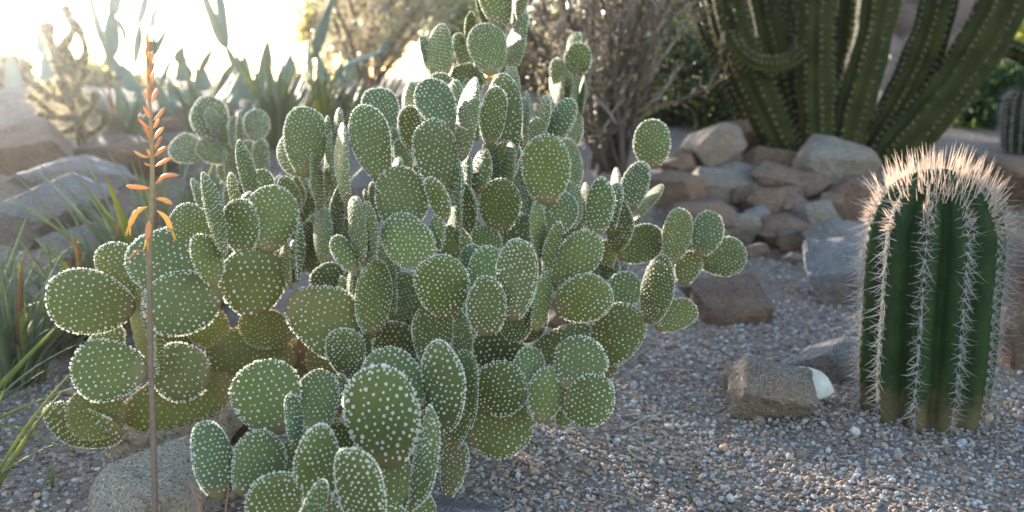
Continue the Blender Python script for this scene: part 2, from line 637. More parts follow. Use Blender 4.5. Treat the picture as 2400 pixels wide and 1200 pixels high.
rock(1755, 455, 70, 50, 3.70, 'pink_rock', 'wedge of brown stone between the slab and the pale rounded rock', 160, tilt=-20)
rock(1860, 480, 60, 50, 3.66, 'pink_rock', 'small brown chock stone left of the blue grey upright rock', 161, tilt=-7)
rock(1865, 560, 80, 44, 3.50, 'pink_rock', 'low chip of rock at the wall foot below the blue grey rock', 162, tilt=6)
rock(1650, 500, 90, 56, 3.66, 'granite', 'tan stone at the far left end of the low wall', 163, tilt=19)
rock(1770, 510, 70, 46, 3.62, 'grey_rock', 'grey stone wedged under the brown block', 164, tilt=-8)
rock(1950, 480, 60, 60, 3.64, 'pink_rock', 'narrow rock just right of the blue grey upright rock', 165, tilt=5)
rock(1740, 405, 80, 40, 3.90, 'granite', 'small pale stone left of the slanting slab', 166, tilt=18)
rock(1880, 400, 70, 40, 3.95, 'pink_rock', 'small rock touching the left of the speckled boulder', 167, tilt=-9)
rock(2060, 470, 90, 80, 3.75, 'pink_rock', 'brown rock just left of the barrel crown', 168, tilt=4)
rock(1600, 560, 90, 50, 3.30, 'pink_rock', 'reddish stone behind the tall right hand pads', 169, tilt=17)
rock(1770, 590, 60, 34, 3.10, 'pink_rock', 'little stone on the slope above the dark purplish boulder', 170, tilt=-10)
rock(1860, 605, 50, 30, 3.00, 'granite', 'small pale stone on the slope left of the large boulder', 171, tilt=3)
# left side
LB = 'boulders on the left bank'
rock(118, 500, 330, 150, 3.0, 'grey_rock', 'large pale blue boulder nearest in the left bank', 131, sub=4, group=LB, tilt=-10)
rock(170, 420, 300, 110, 3.4, 'grey_rock', 'long flat boulder behind the large pale blue one on the left bank', 132, sub=4, group=LB, tilt=-8)
rock(50, 350, 240, 140, 3.9, 'pink_rock', 'purplish boulder at the left edge of the photo', 133, group=LB)
rock(300, 372, 260, 110, 4.1, 'pink_rock', 'pinkish boulder behind the flower stalk', 134, group=LB)
rock(420, 300, 260, 120, 4.8, 'pink_rock', 'mauve boulder high on the left bank behind the hazy prickly pear', 135, group=LB)
rock(425, 485, 130, 130, 2.72, 'grey_rock', 'rounded grey stone left of the hazy prickly pear base', 136)
rock(200, 575, 180, 110, 2.8, 'grey_rock', 'shaded blue stone below the large pale boulder', 137)
rock(835, 262, 170, 130, 5.0, 'pink_rock', 'mauve boulder behind the tall long pads in the middle', 138)
rock(650, 300, 180, 110, 4.9, 'pink_rock', 'dim boulder among the long blue green pads', 139)
rock(850, 470, 170, 150, 2.6, 'grey_rock', 'pale stone glimpsed between the prickly pear pads', 140)
rock(245, 1040, 130, 90, 1.78, 'pink_rock', 'pinkish stone under the lowest left pads', 141)
rock(435, 1012, 310, 200, 1.64, 'pale_granite', 'brown granite boulder under the left pads', 142, sub=4, cuts=20)
rock(375, 1190, 350, 270, 1.46, 'pale_granite', 'speckled boulder with a sunlit edge behind the flower stalk foot', 143, sub=4, cuts=44, depth=.2, tilt=-10)
rock(515, 1150, 150, 190, 1.5, 'pale_granite', 'granite rock beneath the leftmost foreground pad', 144, sub=4)
rock(560, 985, 130, 150, 1.72, 'pink_rock', 'reddish rock face in the gap below the prickly pear', 145)
rock(1060, 1215, 210, 70, 1.42, 'grey_rock', 'flat dark stone half buried at the bottom beside the front pads', 146)
rock(1330, 735, 150, 90, 2.3, 'pink_rock', 'dim brown stone in the shade under the right pads', 147)


def white_shard():
    D = 1.9
    pts = [(1872, 858), (1900, 862), (1924, 870), (1940, 884), (1950, 902), (1956, 918), (1944, 927), (1925, 935), (1906, 936), (1896, 915), (1888, 888)]
    c = sum((P(x, y, D) for x, y in pts), Vector()) / len(pts)
    front = [P(x, y, D - .012) - c for x, y in pts]
    back = [P(x, y, D + .035) - c for x, y in pts]
    n = len(pts)
    V = [tuple(p) for p in front + back]
    V += [tuple(sum(front, Vector()) / n + Vector((0, -.004, .001)))]
    F4 = [(i, (i + 1) % n, n + (i + 1) % n, n + i) for i in range(n)]
    F3 = [(2 * n, (i + 1) % n, i) for i in range(n)] + [(n, n + i, n + i + 1) for i in range(1, n - 1)]
    o = mk('white_stone', V, [np.array(F4), np.array(F3)], M['white_rock'], smooth=False)
    o.location = c
    b = o.modifiers.new('bevel', 'BEVEL')
    b.width = .003
    b.segments = 2
    tag(o, 'smooth white stone shard leaning behind the speckled granite rock', 'stone')


white_shard()


# ------------------------------------------------------------------ gravel
def build_gravel():
    P0 = []
    def scatter(x0, x1, y0, y1, dens, smin, smax):
        n = int((x1 - x0) * (y1 - y0) * dens)
        xy = rng.uniform((x0, y0), (x1, y1), (n, 2))
        s = smin + (smax - smin) * rng.random(n) ** 2.2
        P0.append(np.column_stack([xy, s]))
    scatter(-.28, 1.05, 1.22, 2.05, 15000, .0026, .0066)
    scatter(.1, 1.45, 2.05, 2.75, 7500, .0034, .008)
    scatter(.25, 1.9, 2.75, 3.5, 1100, .004, .011)
    scatter(-1.0, -.28, 1.25, 2.1, 8000, .0028, .007)
    scatter(-.28, 1.05, 1.22, 2.05, 120, .008, .013)
    A = np.concatenate(P0)
    # keep what can be seen from near the camera
    ok = np.abs(A[:, 0]) < .60 * A[:, 1] + .05
    A = A[ok]
    n = len(A)
    z = terrain(A[:, 0], A[:, 1])
    V0, F0 = ICO[0]
    shapes = []
    for k in range(24):
        r = np.random.default_rng(900 + k)
        shapes.append(V0 * r.uniform(.68, 1.2, (12, 1)) * r.uniform(.65, 1.2, 3))
    shapes = np.array(shapes)
    k = rng.integers(0, 24, n)
    a, b = rng.uniform(0, 6.28, n), rng.uniform(-.6, .6, n)
    ca, sa, cb, sb = np.cos(a), np.sin(a), np.cos(b), np.sin(b)
    S = shapes[k] * A[:, 2][:, None, None]
    S[:, :, 2] *= .8
    x, y, w = S[..., 0], S[..., 1], S[..., 2]
    y, w = y * cb[:, None] - w * sb[:, None], y * sb[:, None] + w * cb[:, None]
    x, y = x * ca[:, None] - y * sa[:, None], x * sa[:, None] + y * ca[:, None]
    V = np.stack([x + A[:, 0][:, None], y + A[:, 1][:, None], w + (z + A[:, 2] * rng.uniform(-.1, .75, n))[:, None]], -1).reshape(-1, 3)
    F = (F0[None] + (np.arange(n) * 12)[:, None, None]).reshape(-1, 3)
    o = mk('gravel', V, F, M['gravel'], smooth=False)
    pal = np.array([(.36, .33, .32), (.24, .15, .105), (.50, .47, .45), (.16, .10, .075), (.32, .20, .14), (.56, .52, .48), (.10, .085, .08), (.42, .26, .165), (.27, .26, .28)])
    wgt = np.array([.22, .17, .13, .12, .15, .012, .09, .08, .045])
    col = pal[rng.choice(len(pal), n, p=wgt / wgt.sum())] * rng.uniform(.75, 1.15, (n, 1))
    col4 = np.ones((n, 12, 4), np.float32)
    col4[:, :, :3] = col[:, None, :]
    at = o.data.attributes.new('stone_colour', 'FLOAT_COLOR', 'POINT')
    at.data.foreach_set('color', col4.ravel())
    kind(o, 'stuff')
    o['label'] = 'pinkish grey granite gravel covering the ground'
    o['category'] = 'gravel'


build_gravel()


# ------------------------------------------------------------------ prickly pear pads
def tuft_shapes(sub, n, seed, spike):
    out = []
    for k in range(n):
        r = np.random.default_rng(seed + k)
        V, F = ICO[sub]
        out.append(V * r.uniform(1 - spike, 1 + spike, (len(V), 1)))
    return np.array(out), ICO[sub][1]


T_HI = tuft_shapes(1, 8, 300, .30)
T_LO = tuft_shapes(0, 8, 400, .22)
OCT_V = np.array([(1, 0, 0), (-1, 0, 0), (0, 1, 0), (0, -1, 0), (0, 0, 1), (0, 0, -1)], float)
OCT_F = np.array([(0, 2, 4), (2, 1, 4), (1, 3, 4), (3, 0, 4), (2, 0, 5), (1, 2, 5), (3, 1, 5), (0, 3, 5)])
_q = np.linalg.qr(np.random.default_rng(5).normal(size=(8, 3, 3)))[0]
T_OCT = (np.einsum('kij,vj->kvi', _q * np.sign(np.linalg.det(_q))[:, None, None], OCT_V) * 1.15, OCT_F)
PROF_S = np.array([0, .22, .42, .6, .74, .85, .92, .965, .99, 1.0])


def pad_geometry(W, L, T, egg, curl, cup, seed, spacing, tsize, hi, rim=True, sparse=1.0, stretch=.35):
    """local frame: base at the origin, +Y to the tip, +Z the front face"""
    r = np.random.default_rng(seed)
    nphi = 36 if hi else 30
    phi = np.arange(nphi) * 2 * math.pi / nphi
    e = egg
    ph1, ph2 = r.uniform(0, 6.28, 2)
    wv = r.uniform(.5, 1.5)
    def outline(ph):
        y = L / 2 * (1 - np.cos(ph))
        x = W / 2 * np.sin(ph) * (1 - e * np.cos(ph)) / (1 + .25 * e * e)
        k = 1 + wv * (.026 * np.sin(3 * ph + ph1) + .020 * np.sin(2 * ph + ph2) + .012 * np.sin(5 * ph + ph2))
        return x * k, (y - L / 2) * k
    ox, oy = outline(phi)
    dph = np.linspace(0, 2 * math.pi, 361)
    dx, dy = outline(dph)
    dang = np.unwrap(np.arctan2(dx, -dy))
    drad = np.hypot(dx, dy)
    def prof(s):
        return T / 2 * np.clip(1 - s ** 2.6, 0, 1) ** .55
    def shape(x, y, z):
        # x, y about the centre; curl along the length, cup across the width
        zz = z + curl * ((y / L) ** 2) * L + cup * ((x / W) ** 2) * W + .017 * W * np.sin(9 * y / L + ph1) * np.cos(5 * x / W + ph2) + .03 * W * np.sin(3.2 * x / W + 2.6 * y / L + ph2)
        return np.stack([x, y + L / 2, zz], -1)
    V, ids = [], []
    cnt = 0
    faces4, faces3 = [], []
    for side in (1, -1):
        V.append(shape(np.zeros(1), np.zeros(1), np.array([side * T / 2])))
        c = cnt
        cnt += 1
        prev = None
        for s in PROF_S[1:]:
            if s == 1.0 and side == -1:
                ring = rim_ring
            else:
                V.append(shape(ox * s, oy * s, np.full(nphi, side * prof(s))))
                ring = np.arange(cnt, cnt + nphi)
                cnt += nphi
            nx = np.roll(ring, -1)
            if prev is None:
                f = np.stack([np.full(nphi, c), ring, nx], -1)
                faces3.append(f if side == 1 else f[:, ::-1])
            else:
                f = np.stack([prev, ring, nx, np.roll(prev, -1)], -1)
                faces4.append(f if side == 1 else f[:, ::-1])
            prev = ring
            if s == 1.0 and side == 1:
                rim_ring = ring
    V = np.concatenate(V)
    F = [np.concatenate(faces4), np.concatenate(faces3)]
    # ---- areoles
    pts = []
    for side in (1, -1):
        rot = r.uniform(-.35, .35)
        n = int(max(W, L) / spacing) + 4
        i, j = np.meshgrid(np.arange(-n, n + 1), np.arange(-n, n + 1))
        gx = (i + .5 * (j % 2)).ravel() * spacing
        gy = j.ravel() * spacing * .87
        gy = gy + .9 * gx * gx / W * r.uniform(-.5, .5) + .1 * gx
        X = gx * math.cos(rot) - gy * math.sin(rot) + r.normal(0, .12 * spacing, gx.shape)
        Y = gx * math.sin(rot) + gy * math.cos(rot) + r.normal(0, .12 * spacing, gx.shape)
        ang = np.arctan2(X, -Y)
        R = np.hypot(X, Y)
        ang = np.where(ang < dang[0], ang + 2 * math.pi, ang)
        ro = np.interp(ang, dang, drad)
        s = R / ro
        ok = (s < (.93 if rim else .9)) & (Y > -L * .46)
        ok &= r.random(len(s)) > .05
        if sparse < 1:
            ok &= r.random(len(s)) < sparse
        X, Y, s = X[ok], Y[ok], s[ok]
        q = np.clip(s / .93, 0, 1)
        pts.append((X, Y, side * prof(s), np.full(len(X), side), tsize * np.clip(r.normal(1, .2, len(X)), .35, 1.5) * (.85 + .25 * q), s))
    if rim:
        per = np.sum(np.hypot(np.diff(dx), np.diff(dy)))
        for s0, off, side in ((.955, 0, 1), (1.0, .5, 0), (.955, .2, -1)):
            m = int(per / (spacing * (.60 if s0 < 1 else .42)))
            if m < 6:
                continue
            al = (np.arange(m) + off + r.uniform(-.45, .45, m)) / m
            arc = np.concatenate([[0], np.cumsum(np.hypot(np.diff(dx), np.diff(dy)))])
            ph = np.interp((al % 1) * arc[-1], arc, dph)
            x, y = outline(ph)
            ok = y > -L * .44
            js = s0 - np.abs(r.normal(0, .022, ok.sum())) * (1 if s0 < 1 else .35)
            x, y = x[ok] * js, y[ok] * js
            sd = side if side else 0
            pts.append((x, y, np.full(len(x), sd * prof(s0)), np.full(len(x), sd), tsize * r.uniform(.55, 1.2, len(x)) * (1.12 if s0 == 1.0 else .95), np.full(len(x), s0)))
    X, Y, Z, SD, R, S = [np.concatenate(a) for a in zip(*pts)]
    pos = shape(X, Y, Z)
    # outward direction: blend of face normal and radial
    rad = np.stack([X, Y, np.zeros_like(X)], -1)
    rad /= np.linalg.norm(rad, axis=1)[:, None] + 1e-9
    w = np.clip((S - .7) / .3, 0, 1) ** 1.5
    nrm = np.stack([np.zeros_like(X), np.zeros_like(X), SD], -1) * (1 - w)[:, None] + rad * w[:, None] + np.stack([X * 0, X * 0, SD * .25], -1)
    nrm /= np.linalg.norm(nrm, axis=1)[:, None] + 1e-9
    res = []
    for sel, (shp, tf) in ((SD >= 0, T_HI if hi else T_LO if hi is False else T_OCT), (SD < 0, T_OCT)):
        m = int(sel.sum())
        if not m:
            continue
        sh = shp[r.integers(0, len(shp), m)] * R[sel][:, None, None]
        nn = nrm[sel]
        sh = sh + nn[:, None, :] * np.einsum('mvk,mk->mv', sh, nn)[:, :, None] * stretch
        tv = pos[sel][:, None, :] + nn[:, None, :] * (R[sel] * .35)[:, None, None] + sh
        res.append((tv.reshape(-1, 3), (tf[None] + (np.arange(m) * sh.shape[1])[:, None, None]).reshape(-1, 3)))
    return V, F, res


class Plant:
    def __init__(self, name, label, cat, base, tuft='tuft', pad='pad', group=None):
        self.e = empty(name, base)
        tag(self.e, label, cat, group)
        self.base = Vector(base)
        self.pads = []
        self.tuft, self.padmat = tuft, pad

    def add(self, rows):
        for r in rows:
            bx, by, tx, ty, w, D = r[:6]
            kw = dict(r[6]) if len(r) > 6 else {}
            self.pads.append(dict(b=(bx, by), t=(tx, ty), w=w, D=D, **kw))


PAD_N = [0]


def build_pads(plant, colours, ratio=.62, thick=.19, sp=.110, egg=.14, joint=True, rim=True, sparse=1.0, tscale=1.0, stretch=.35, part='pad', tuftname='glochid_tufts'):
    L_ = plant.pads
    for i, p in enumerate(L_):
        p['Db'] = p['D'] + p.get('db', 0)
        if joint and 'db' not in p:
            best = None
            for j, q in enumerate(L_):
                if i == j:
                    continue
                a, b = np.array(q['b'], float), np.array(q['t'], float)
                c = (a + b) / 2
                ax = (b - a)
                le = np.linalg.norm(ax)
                ax /= le
                d = np.array(p['b'], float) - c
                u, v = d @ ax, d @ np.array([-ax[1], ax[0]])
                if (u / (le * .56)) ** 2 + (v / (q['w'] * .56 + 4)) ** 2 < 1:
                    g = q['D'] - p['D']
                    if best is None or abs(g) < abs(best):
                        best = g
            if best is not None:
                p['Db'] = p['D'] + max(-.045, min(.045, best))
    for p in L_:
        PAD_N[0] += 1
        seed = 1000 + PAD_N[0]
        r = random.Random(seed)
        D = p['D']
        Db = p['Db']
        k = Db / D
        base = P(*p['b'], Db)
        tip = P(*p['t'], D + p.get('dt', r.uniform(-.012, .012)))
        wapp = p['w'] * D / FPX - .003
        Lp = (tip - base).length
        if wapp > Lp * 1.0 and 'dt' not in p:
            extra = math.sqrt(max(0, (wapp * 1.05) ** 2 - Lp ** 2))
            tip = P(*p['t'], D + min(extra, .07))
            Lp = (tip - base).length
        mid = (base + tip) / 2
        ax = (tip - base).normalized()
        tc = Vector((0, 0, CAM_H)) - mid
        n0 = (tc - ax * tc.dot(ax)).normalized()
        X = ax.cross(n0)
        rat = p.get('r', ratio)
        W = rat * Lp
        T = max(.011, min(.023, thick * 1.12 * max(wapp, W * .75)))
        sg = p.get('y', r.choice((-1, 1)))
        if wapp >= W * .96:
            W = wapp
            th = r.uniform(.05, .22) * sg
        else:
            th = math.acos(max(0, min(1, wapp / W)))
            for _ in range(4):
                th = math.acos(max(.05, min(1, (wapp - T * math.sin(th) * .9) / W)))
            th *= sg
        Xr = X * math.cos(th) + n0 * math.sin(th)
        Zr = n0 * math.cos(th) - X * math.sin(th)
        mw = Matrix(((Xr.x, ax.x, Zr.x, base.x), (Xr.y, ax.y, Zr.y, base.y), (Xr.z, ax.z, Zr.z, base.z), (0, 0, 0, 1)))
        spc = max(.0070, sp * min(W, .108)) * r.uniform(.9, 1.15)
        ts = .172 * spc * (1 - .3 * min(1, max(0, abs(th) - .6) / .5)) * p.get('ts', 1) * tscale
        V, F, tf = pad_geometry(W, Lp, T, p.get('egg', egg + r.uniform(-.07, .07)), p.get('curl', r.uniform(-.10, .10)), p.get('cup', r.uniform(-.07, .07)), seed, spc, ts, (D < 1.34 and rim) if D < 1.62 else None, rim, sparse, stretch)
        o = mk(part, V, F, M[p.get('mat', plant.padmat)], plant.e)
        o.matrix_basis = Matrix.Translation(-plant.base) @ mw
        c = np.array(colours[r.randrange(len(colours))]) * r.uniform(.85, 1.15)
        if 'c' in p:
            c = np.array(p['c'])
        c = c * np.array([.88, .80, .66])
        o.color = (*c, 1)
        mb = MB()
        for v, f in tf:
            mb.add(v, f)
        if mb.n:
            g = mb.build(tuftname, M[p.get('tm', plant.tuft)], o, smooth=False)
            kind(g, 'stuff')


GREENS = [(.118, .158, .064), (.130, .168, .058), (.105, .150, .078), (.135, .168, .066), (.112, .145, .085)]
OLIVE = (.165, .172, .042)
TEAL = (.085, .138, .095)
DARK = (.082, .105, .042)  # pad green darkened to put the clump's inner shade into the colour
old = dict(tm='tuft_old')

main = Plant('prickly_pear', 'large prickly pear with white dotted green pads filling the centre of the bed', 'cactus', P(760, 1010, 1.62))
main.add([
    # left branches
    (875, 787, 875, 612, 94, 1.45), (855, 620, 825, 463, 52, 1.47, {'y': 1}), (880, 618, 860, 473, 45, 1.44, {'y': 1}), (835, 643, 785, 556, 58, 1.46),
    (915, 740, 905, 560, 60, 1.56), (950, 790, 940, 640, 90, 1.65, {'c': TEAL}), (775, 700, 765, 618, 80, 1.6, {'c': TEAL}), (815, 710, 798, 650, 35, 1.56), (830, 720, 820, 645, 25, 1.54),
    (675, 700, 842, 795, 152, 1.48, {'c': (0.157, 0.157, 0.060)}), (600, 738, 590, 583, 156, 1.48, {'c': (0.146, 0.166, 0.060)}), (625, 592, 648, 437, 114, 1.5, {'c': (0.146, 0.180, 0.051)}), (565, 597, 565, 470, 88, 1.44),
    (525, 610, 485, 408, 58, 1.42, {'y': -1}), (555, 505, 545, 412, 36, 1.55), (572, 510, 572, 455, 44, 1.6, {'c': OLIVE}), (470, 588, 425, 482, 96, 1.52),
    (510, 668, 465, 554, 72, 1.40, {'y': -1}), (425, 690, 350, 547, 155, 1.53), (520, 690, 343, 730, 150, 1.42, {'c': (0.112, 0.157, 0.076)}), (322, 722, 260, 572, 100, 1.58, {'c': OLIVE}),
    (314, 738, 113, 680, 146, 1.48, {'c': (0.134, 0.162, 0.043)}), (345, 860, 322, 680, 62, 1.56, {'c': OLIVE, 'tm': 'tuft_old'}), (346, 812, 342, 688, 22, 1.50), (375, 888, 372, 780, 36, 1.47, {'c': OLIVE}),
    (262, 830, 245, 765, 76, 1.62, {'c': OLIVE}), (347, 872, 168, 862, 140, 1.45, {'c': (0.123, 0.152, 0.043)}), (495, 885, 362, 862, 140, 1.46, {'c': (0.140, 0.147, 0.060)}), (302, 978, 158, 962, 120, 1.48, {'c': (0.123, 0.138, 0.038), 'tm': 'tuft_old'}),
    (285, 1012, 112, 985, 112, 1.54, {'r': .6, 'c': OLIVE}), (560, 895, 292, 972, 128, 1.56, {'r': .44, 'dt': 0, 'c': (0.134, 0.142, 0.038), 'tm': 'tuft_old'}), (695, 850, 490, 822, 136, 1.6, {'r': .62, 'dt': 0, 'c': (0.134, 0.142, 0.043), 'tm': 'tuft_old'}), (695, 785, 563, 757, 92, 1.58, {'r': .66, 'dt': 0, 'tm': 'tuft_old', 'c': (0.112, 0.123, 0.043)}),
    (525, 805, 445, 722, 96, 1.6, {'c': OLIVE, 'tm': 'tuft_old'}), (682, 672, 663, 570, 36, 1.5), (700, 664, 705, 521, 30, 1.48, {'y': -1}), (690, 660, 685, 565, 26, 1.53),
    (760, 622, 755, 490, 56, 1.7, {'c': TEAL}), (750, 498, 738, 362, 46, 1.72), (795, 620, 790, 440, 44, 1.75, {'c': TEAL}), (815, 478, 793, 301, 42, 1.58, {'y': 1}),
    (720, 412, 712, 252, 98, 1.75), (706, 408, 660, 325, 72, 1.8), (790, 345, 797, 255, 36, 1.7), (768, 350, 767, 275, 24, 1.75), (770, 432, 772, 310, 32, 1.72),
    (690, 500, 670, 418, 56, 1.7), (702, 505, 690, 420, 48, 1.75), (712, 472, 706, 402, 30, 1.85), (588, 472, 567, 339, 54, 1.7, {'y': -1}), (620, 465, 615, 400, 52, 1.8), (478, 505, 462, 425, 42, 1.8), (740, 655, 735, 510, 62, 1.8, {'c': TEAL}),
    (715, 640, 720, 520, 50, 1.78, {'c': TEAL}), (672, 520, 668, 470, 40, 1.85, {'c': TEAL}), (812, 885, 810, 770, 96, 1.45),
    # corky old stems of the middle
    (770, 1010, 690, 800, 150, 1.66, {'mat': 'bark', 'tm': 'tuft_old', 'c': (0.157, 0.104, 0.043), 'r': .7}), (860, 930, 740, 800, 120, 1.64, {'c': (0.134, 0.095, 0.034), 'tm': 'tuft_old'}),
    (650, 930, 560, 830, 120, 1.68, {'c': (0.134, 0.114, 0.034), 'tm': 'tuft_old'}), (990, 960, 930, 790, 140, 1.7, {'c': DARK}),
    # centre and right
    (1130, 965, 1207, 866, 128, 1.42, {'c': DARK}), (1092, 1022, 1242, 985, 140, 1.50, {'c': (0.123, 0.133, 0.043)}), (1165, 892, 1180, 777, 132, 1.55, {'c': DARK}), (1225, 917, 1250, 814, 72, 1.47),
    (1262, 988, 1300, 864, 90, 1.42), (1325, 916, 1385, 796, 120, 1.42), (1318, 925, 1436, 952, 126, 1.38, {'c': (0.123, 0.142, 0.047)}), (1308, 995, 1337, 960, 44, 1.46),
    (1295, 722, 1430, 682, 112, 1.45, {'c': (0.157, 0.171, 0.051)}), (1295, 668, 1400, 552, 92, 1.52), (1280, 642, 1307, 521, 46, 1.5, {'y': -1}), (1400, 555, 1410, 417, 73, 1.52, {'y': 1}), (1425, 548, 1440, 430, 60, 1.6, {'y': 1}),
    (1375, 538, 1375, 432, 32, 1.7, {'c': TEAL}), (1280, 482, 1280, 319, 112, 1.5, {'c': (0.123, 0.166, 0.051)}), (1300, 552, 1325, 450, 80, 1.6), (1335, 532, 1345, 432, 60, 1.68), (1265, 605, 1258, 474, 50, 1.52, {'y': -1}),
    (1180, 602, 1232, 506, 92, 1.7, {'c': TEAL}), (1165, 545, 1178, 420, 98, 1.55, {'c': (0.129, 0.166, 0.051)}), (1100, 548, 1085, 425, 62, 1.57), (1150, 602, 1130, 532, 72, 1.6), (1060, 592, 1072, 375, 50, 1.53, {'y': 1}),
    (1045, 517, 1012, 415, 62, 1.42, {'y': 1, 'curl': .25}), (1020, 597, 1025, 502, 50, 1.45), (1003, 632, 922, 514, 112, 1.45, {'y': -1}), (945, 545, 938, 396, 120, 1.58, {'c': (0.146, 0.162, 0.060)}), (1070, 645, 1060, 530, 86, 1.52, {'c': OLIVE}),
    (1045, 749, 1030, 600, 124, 1.38, {'c': (0.106, 0.157, 0.051)}), (1110, 672, 1108, 577, 72, 1.5), (1130, 735, 1150, 582, 92, 1.47, {'c': (0.101, 0.162, 0.051)}), (1198, 747, 1223, 564, 108, 1.33, {'y': 1}), (1140, 789, 1140, 652, 94, 1.34, {'y': 1}),
    (1200, 805, 1215, 700, 84, 1.5), (1255, 775, 1285, 640, 56, 1.52), (1020, 870, 1015, 700, 102, 1.5, {'c': DARK}), (1085, 855, 1085, 735, 56, 1.42, {'y': 1}), (925, 865, 930, 760, 112, 1.57, {'c': (0.112, 0.104, 0.038)}),
    # upper centre
    (895, 428, 850, 248, 102, 1.58), (905, 325, 885, 207, 86, 1.75), (965, 300, 960, 200, 52, 1.85), (965, 348, 955, 249, 62, 1.6, {'y': -1}), (1050, 305, 998, 186, 86, 1.55, {'y': -1, 'c': TEAL}), (1037, 452, 1010, 281, 102, 1.5, {'y': 1}),
    (1085, 380, 1102, 186, 60, 1.5, {'y': 1}), (1065, 292, 1060, 194, 60, 1.65), (1150, 342, 1160, 207, 75, 1.55), (1190, 385, 1175, 175, 92, 1.66), (1200, 300, 1195, 163, 56, 1.75), (1228, 350, 1238, 217, 33, 1.66), (1255, 340, 1275, 228, 52, 1.62, {'y': 1}), (1305, 338, 1325, 231, 66, 1.65, {'c': (0.123, 0.171, 0.085)}),
    (1095, 240, 1095, 150, 76, 1.9), (1135, 198, 1115, 150, 22, 1.85), (1030, 242, 1033, 171, 62, 1.8), (1042, 185, 1018, 65, 74, 1.9), (1010, 180, 995, 90, 38, 1.95), (1090, 168, 1085, 80, 54, 2.0, {'c': OLIVE}), (1100, 122, 1103, 30, 35, 1.97), (1152, 180, 1135, 55, 87, 1.85, {'c': (0.134, 0.157, 0.051)}),
    (1200, 172, 1218, 36, 54, 1.9, {'y': 1}), (1165, 70, 1160, -65, 86, 1.95, {'c': OLIVE}), (1137, 62, 1120, -50, 42, 2.0), (1222, 46, 1228, -60, 46, 1.95, {'c': OLIVE}), (1205, 55, 1205, -40, 34, 2.0),
    (1185, 405, 1195, 330, 58, 1.65), (1130, 455, 1125, 354, 58, 1.6), (1160, 445, 1150, 325, 58, 1.66), (1190, 450, 1192, 340, 46, 1.62), (1100, 455, 1090, 370, 38, 1.6, {'c': TEAL}), (950, 415, 940, 330, 50, 1.68), (930, 375, 925, 305, 34, 1.72), (935, 425, 930, 375, 40, 1.66), (885, 520, 870, 430, 40, 1.72), (875, 540, 862, 450, 36, 1.76),
    (1115, 330, 1110, 290, 40, 1.7), (1180, 430, 1185, 360, 60, 1.72, {'c': OLIVE}), (1210, 440, 1205, 350, 60, 1.78, {'c': DARK}), (1230, 560, 1225, 420, 80, 1.75, {'c': TEAL}), (1190, 480, 1180, 380, 80, 1.82, {'c': DARK}), (1000, 480, 990, 380, 80, 1.75, {'c': DARK}),
    (1010, 260, 1020, 215, 50, 1.8), (960, 500, 950, 420, 80, 1.74, {'c': DARK}),
    # back right branch
    (1350, 177, 1358, 104, 65, 2.2), (1340, 128, 1350, 78, 38, 2.3), (1326, 244, 1305, 138, 54, 2.25), (1312, 242, 1298, 140, 44, 2.3), (1350, 272, 1348, 168, 30, 2.25), (1360, 272, 1368, 180, 26, 2.28), (1340, 350, 1340, 240, 60, 2.28, {'c': DARK}), (1330, 460, 1335, 330, 70, 2.2, {'c': DARK}),
    # inner pads that carry the rest, darkened in colour for the shade there
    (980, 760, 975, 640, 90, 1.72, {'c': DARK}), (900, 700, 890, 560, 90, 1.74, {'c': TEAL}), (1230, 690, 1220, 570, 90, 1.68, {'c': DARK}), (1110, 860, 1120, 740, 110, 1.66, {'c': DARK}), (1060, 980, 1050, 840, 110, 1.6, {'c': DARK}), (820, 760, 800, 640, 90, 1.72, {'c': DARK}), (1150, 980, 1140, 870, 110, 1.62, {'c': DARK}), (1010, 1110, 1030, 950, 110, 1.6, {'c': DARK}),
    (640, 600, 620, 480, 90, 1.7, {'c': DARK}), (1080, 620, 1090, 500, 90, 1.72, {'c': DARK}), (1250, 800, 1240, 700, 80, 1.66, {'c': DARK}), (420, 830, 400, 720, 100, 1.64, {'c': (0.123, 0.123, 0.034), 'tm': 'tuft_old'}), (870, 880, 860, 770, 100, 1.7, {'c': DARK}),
])
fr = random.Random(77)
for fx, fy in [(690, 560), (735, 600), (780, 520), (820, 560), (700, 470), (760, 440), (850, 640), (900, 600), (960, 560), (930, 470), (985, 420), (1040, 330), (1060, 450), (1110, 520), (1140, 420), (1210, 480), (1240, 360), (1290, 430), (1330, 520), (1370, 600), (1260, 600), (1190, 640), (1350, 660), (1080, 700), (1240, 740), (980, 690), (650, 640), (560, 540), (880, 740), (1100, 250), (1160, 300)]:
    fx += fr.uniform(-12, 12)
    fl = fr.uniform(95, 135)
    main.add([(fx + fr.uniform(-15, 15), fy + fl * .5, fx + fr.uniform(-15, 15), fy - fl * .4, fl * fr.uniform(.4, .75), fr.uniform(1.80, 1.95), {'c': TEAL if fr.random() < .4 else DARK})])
for q_ in main.pads:          # a full, closely packed plant
    (bx_, by_), (tx_, ty_) = q_['b'], q_['t']
    q_['t'] = (tx_ + (tx_ - bx_) * .02, ty_ + (ty_ - by_) * .02)
    q_['w'] *= 1.06
build_pads(main, GREENS, sp=.100, ratio=.58)

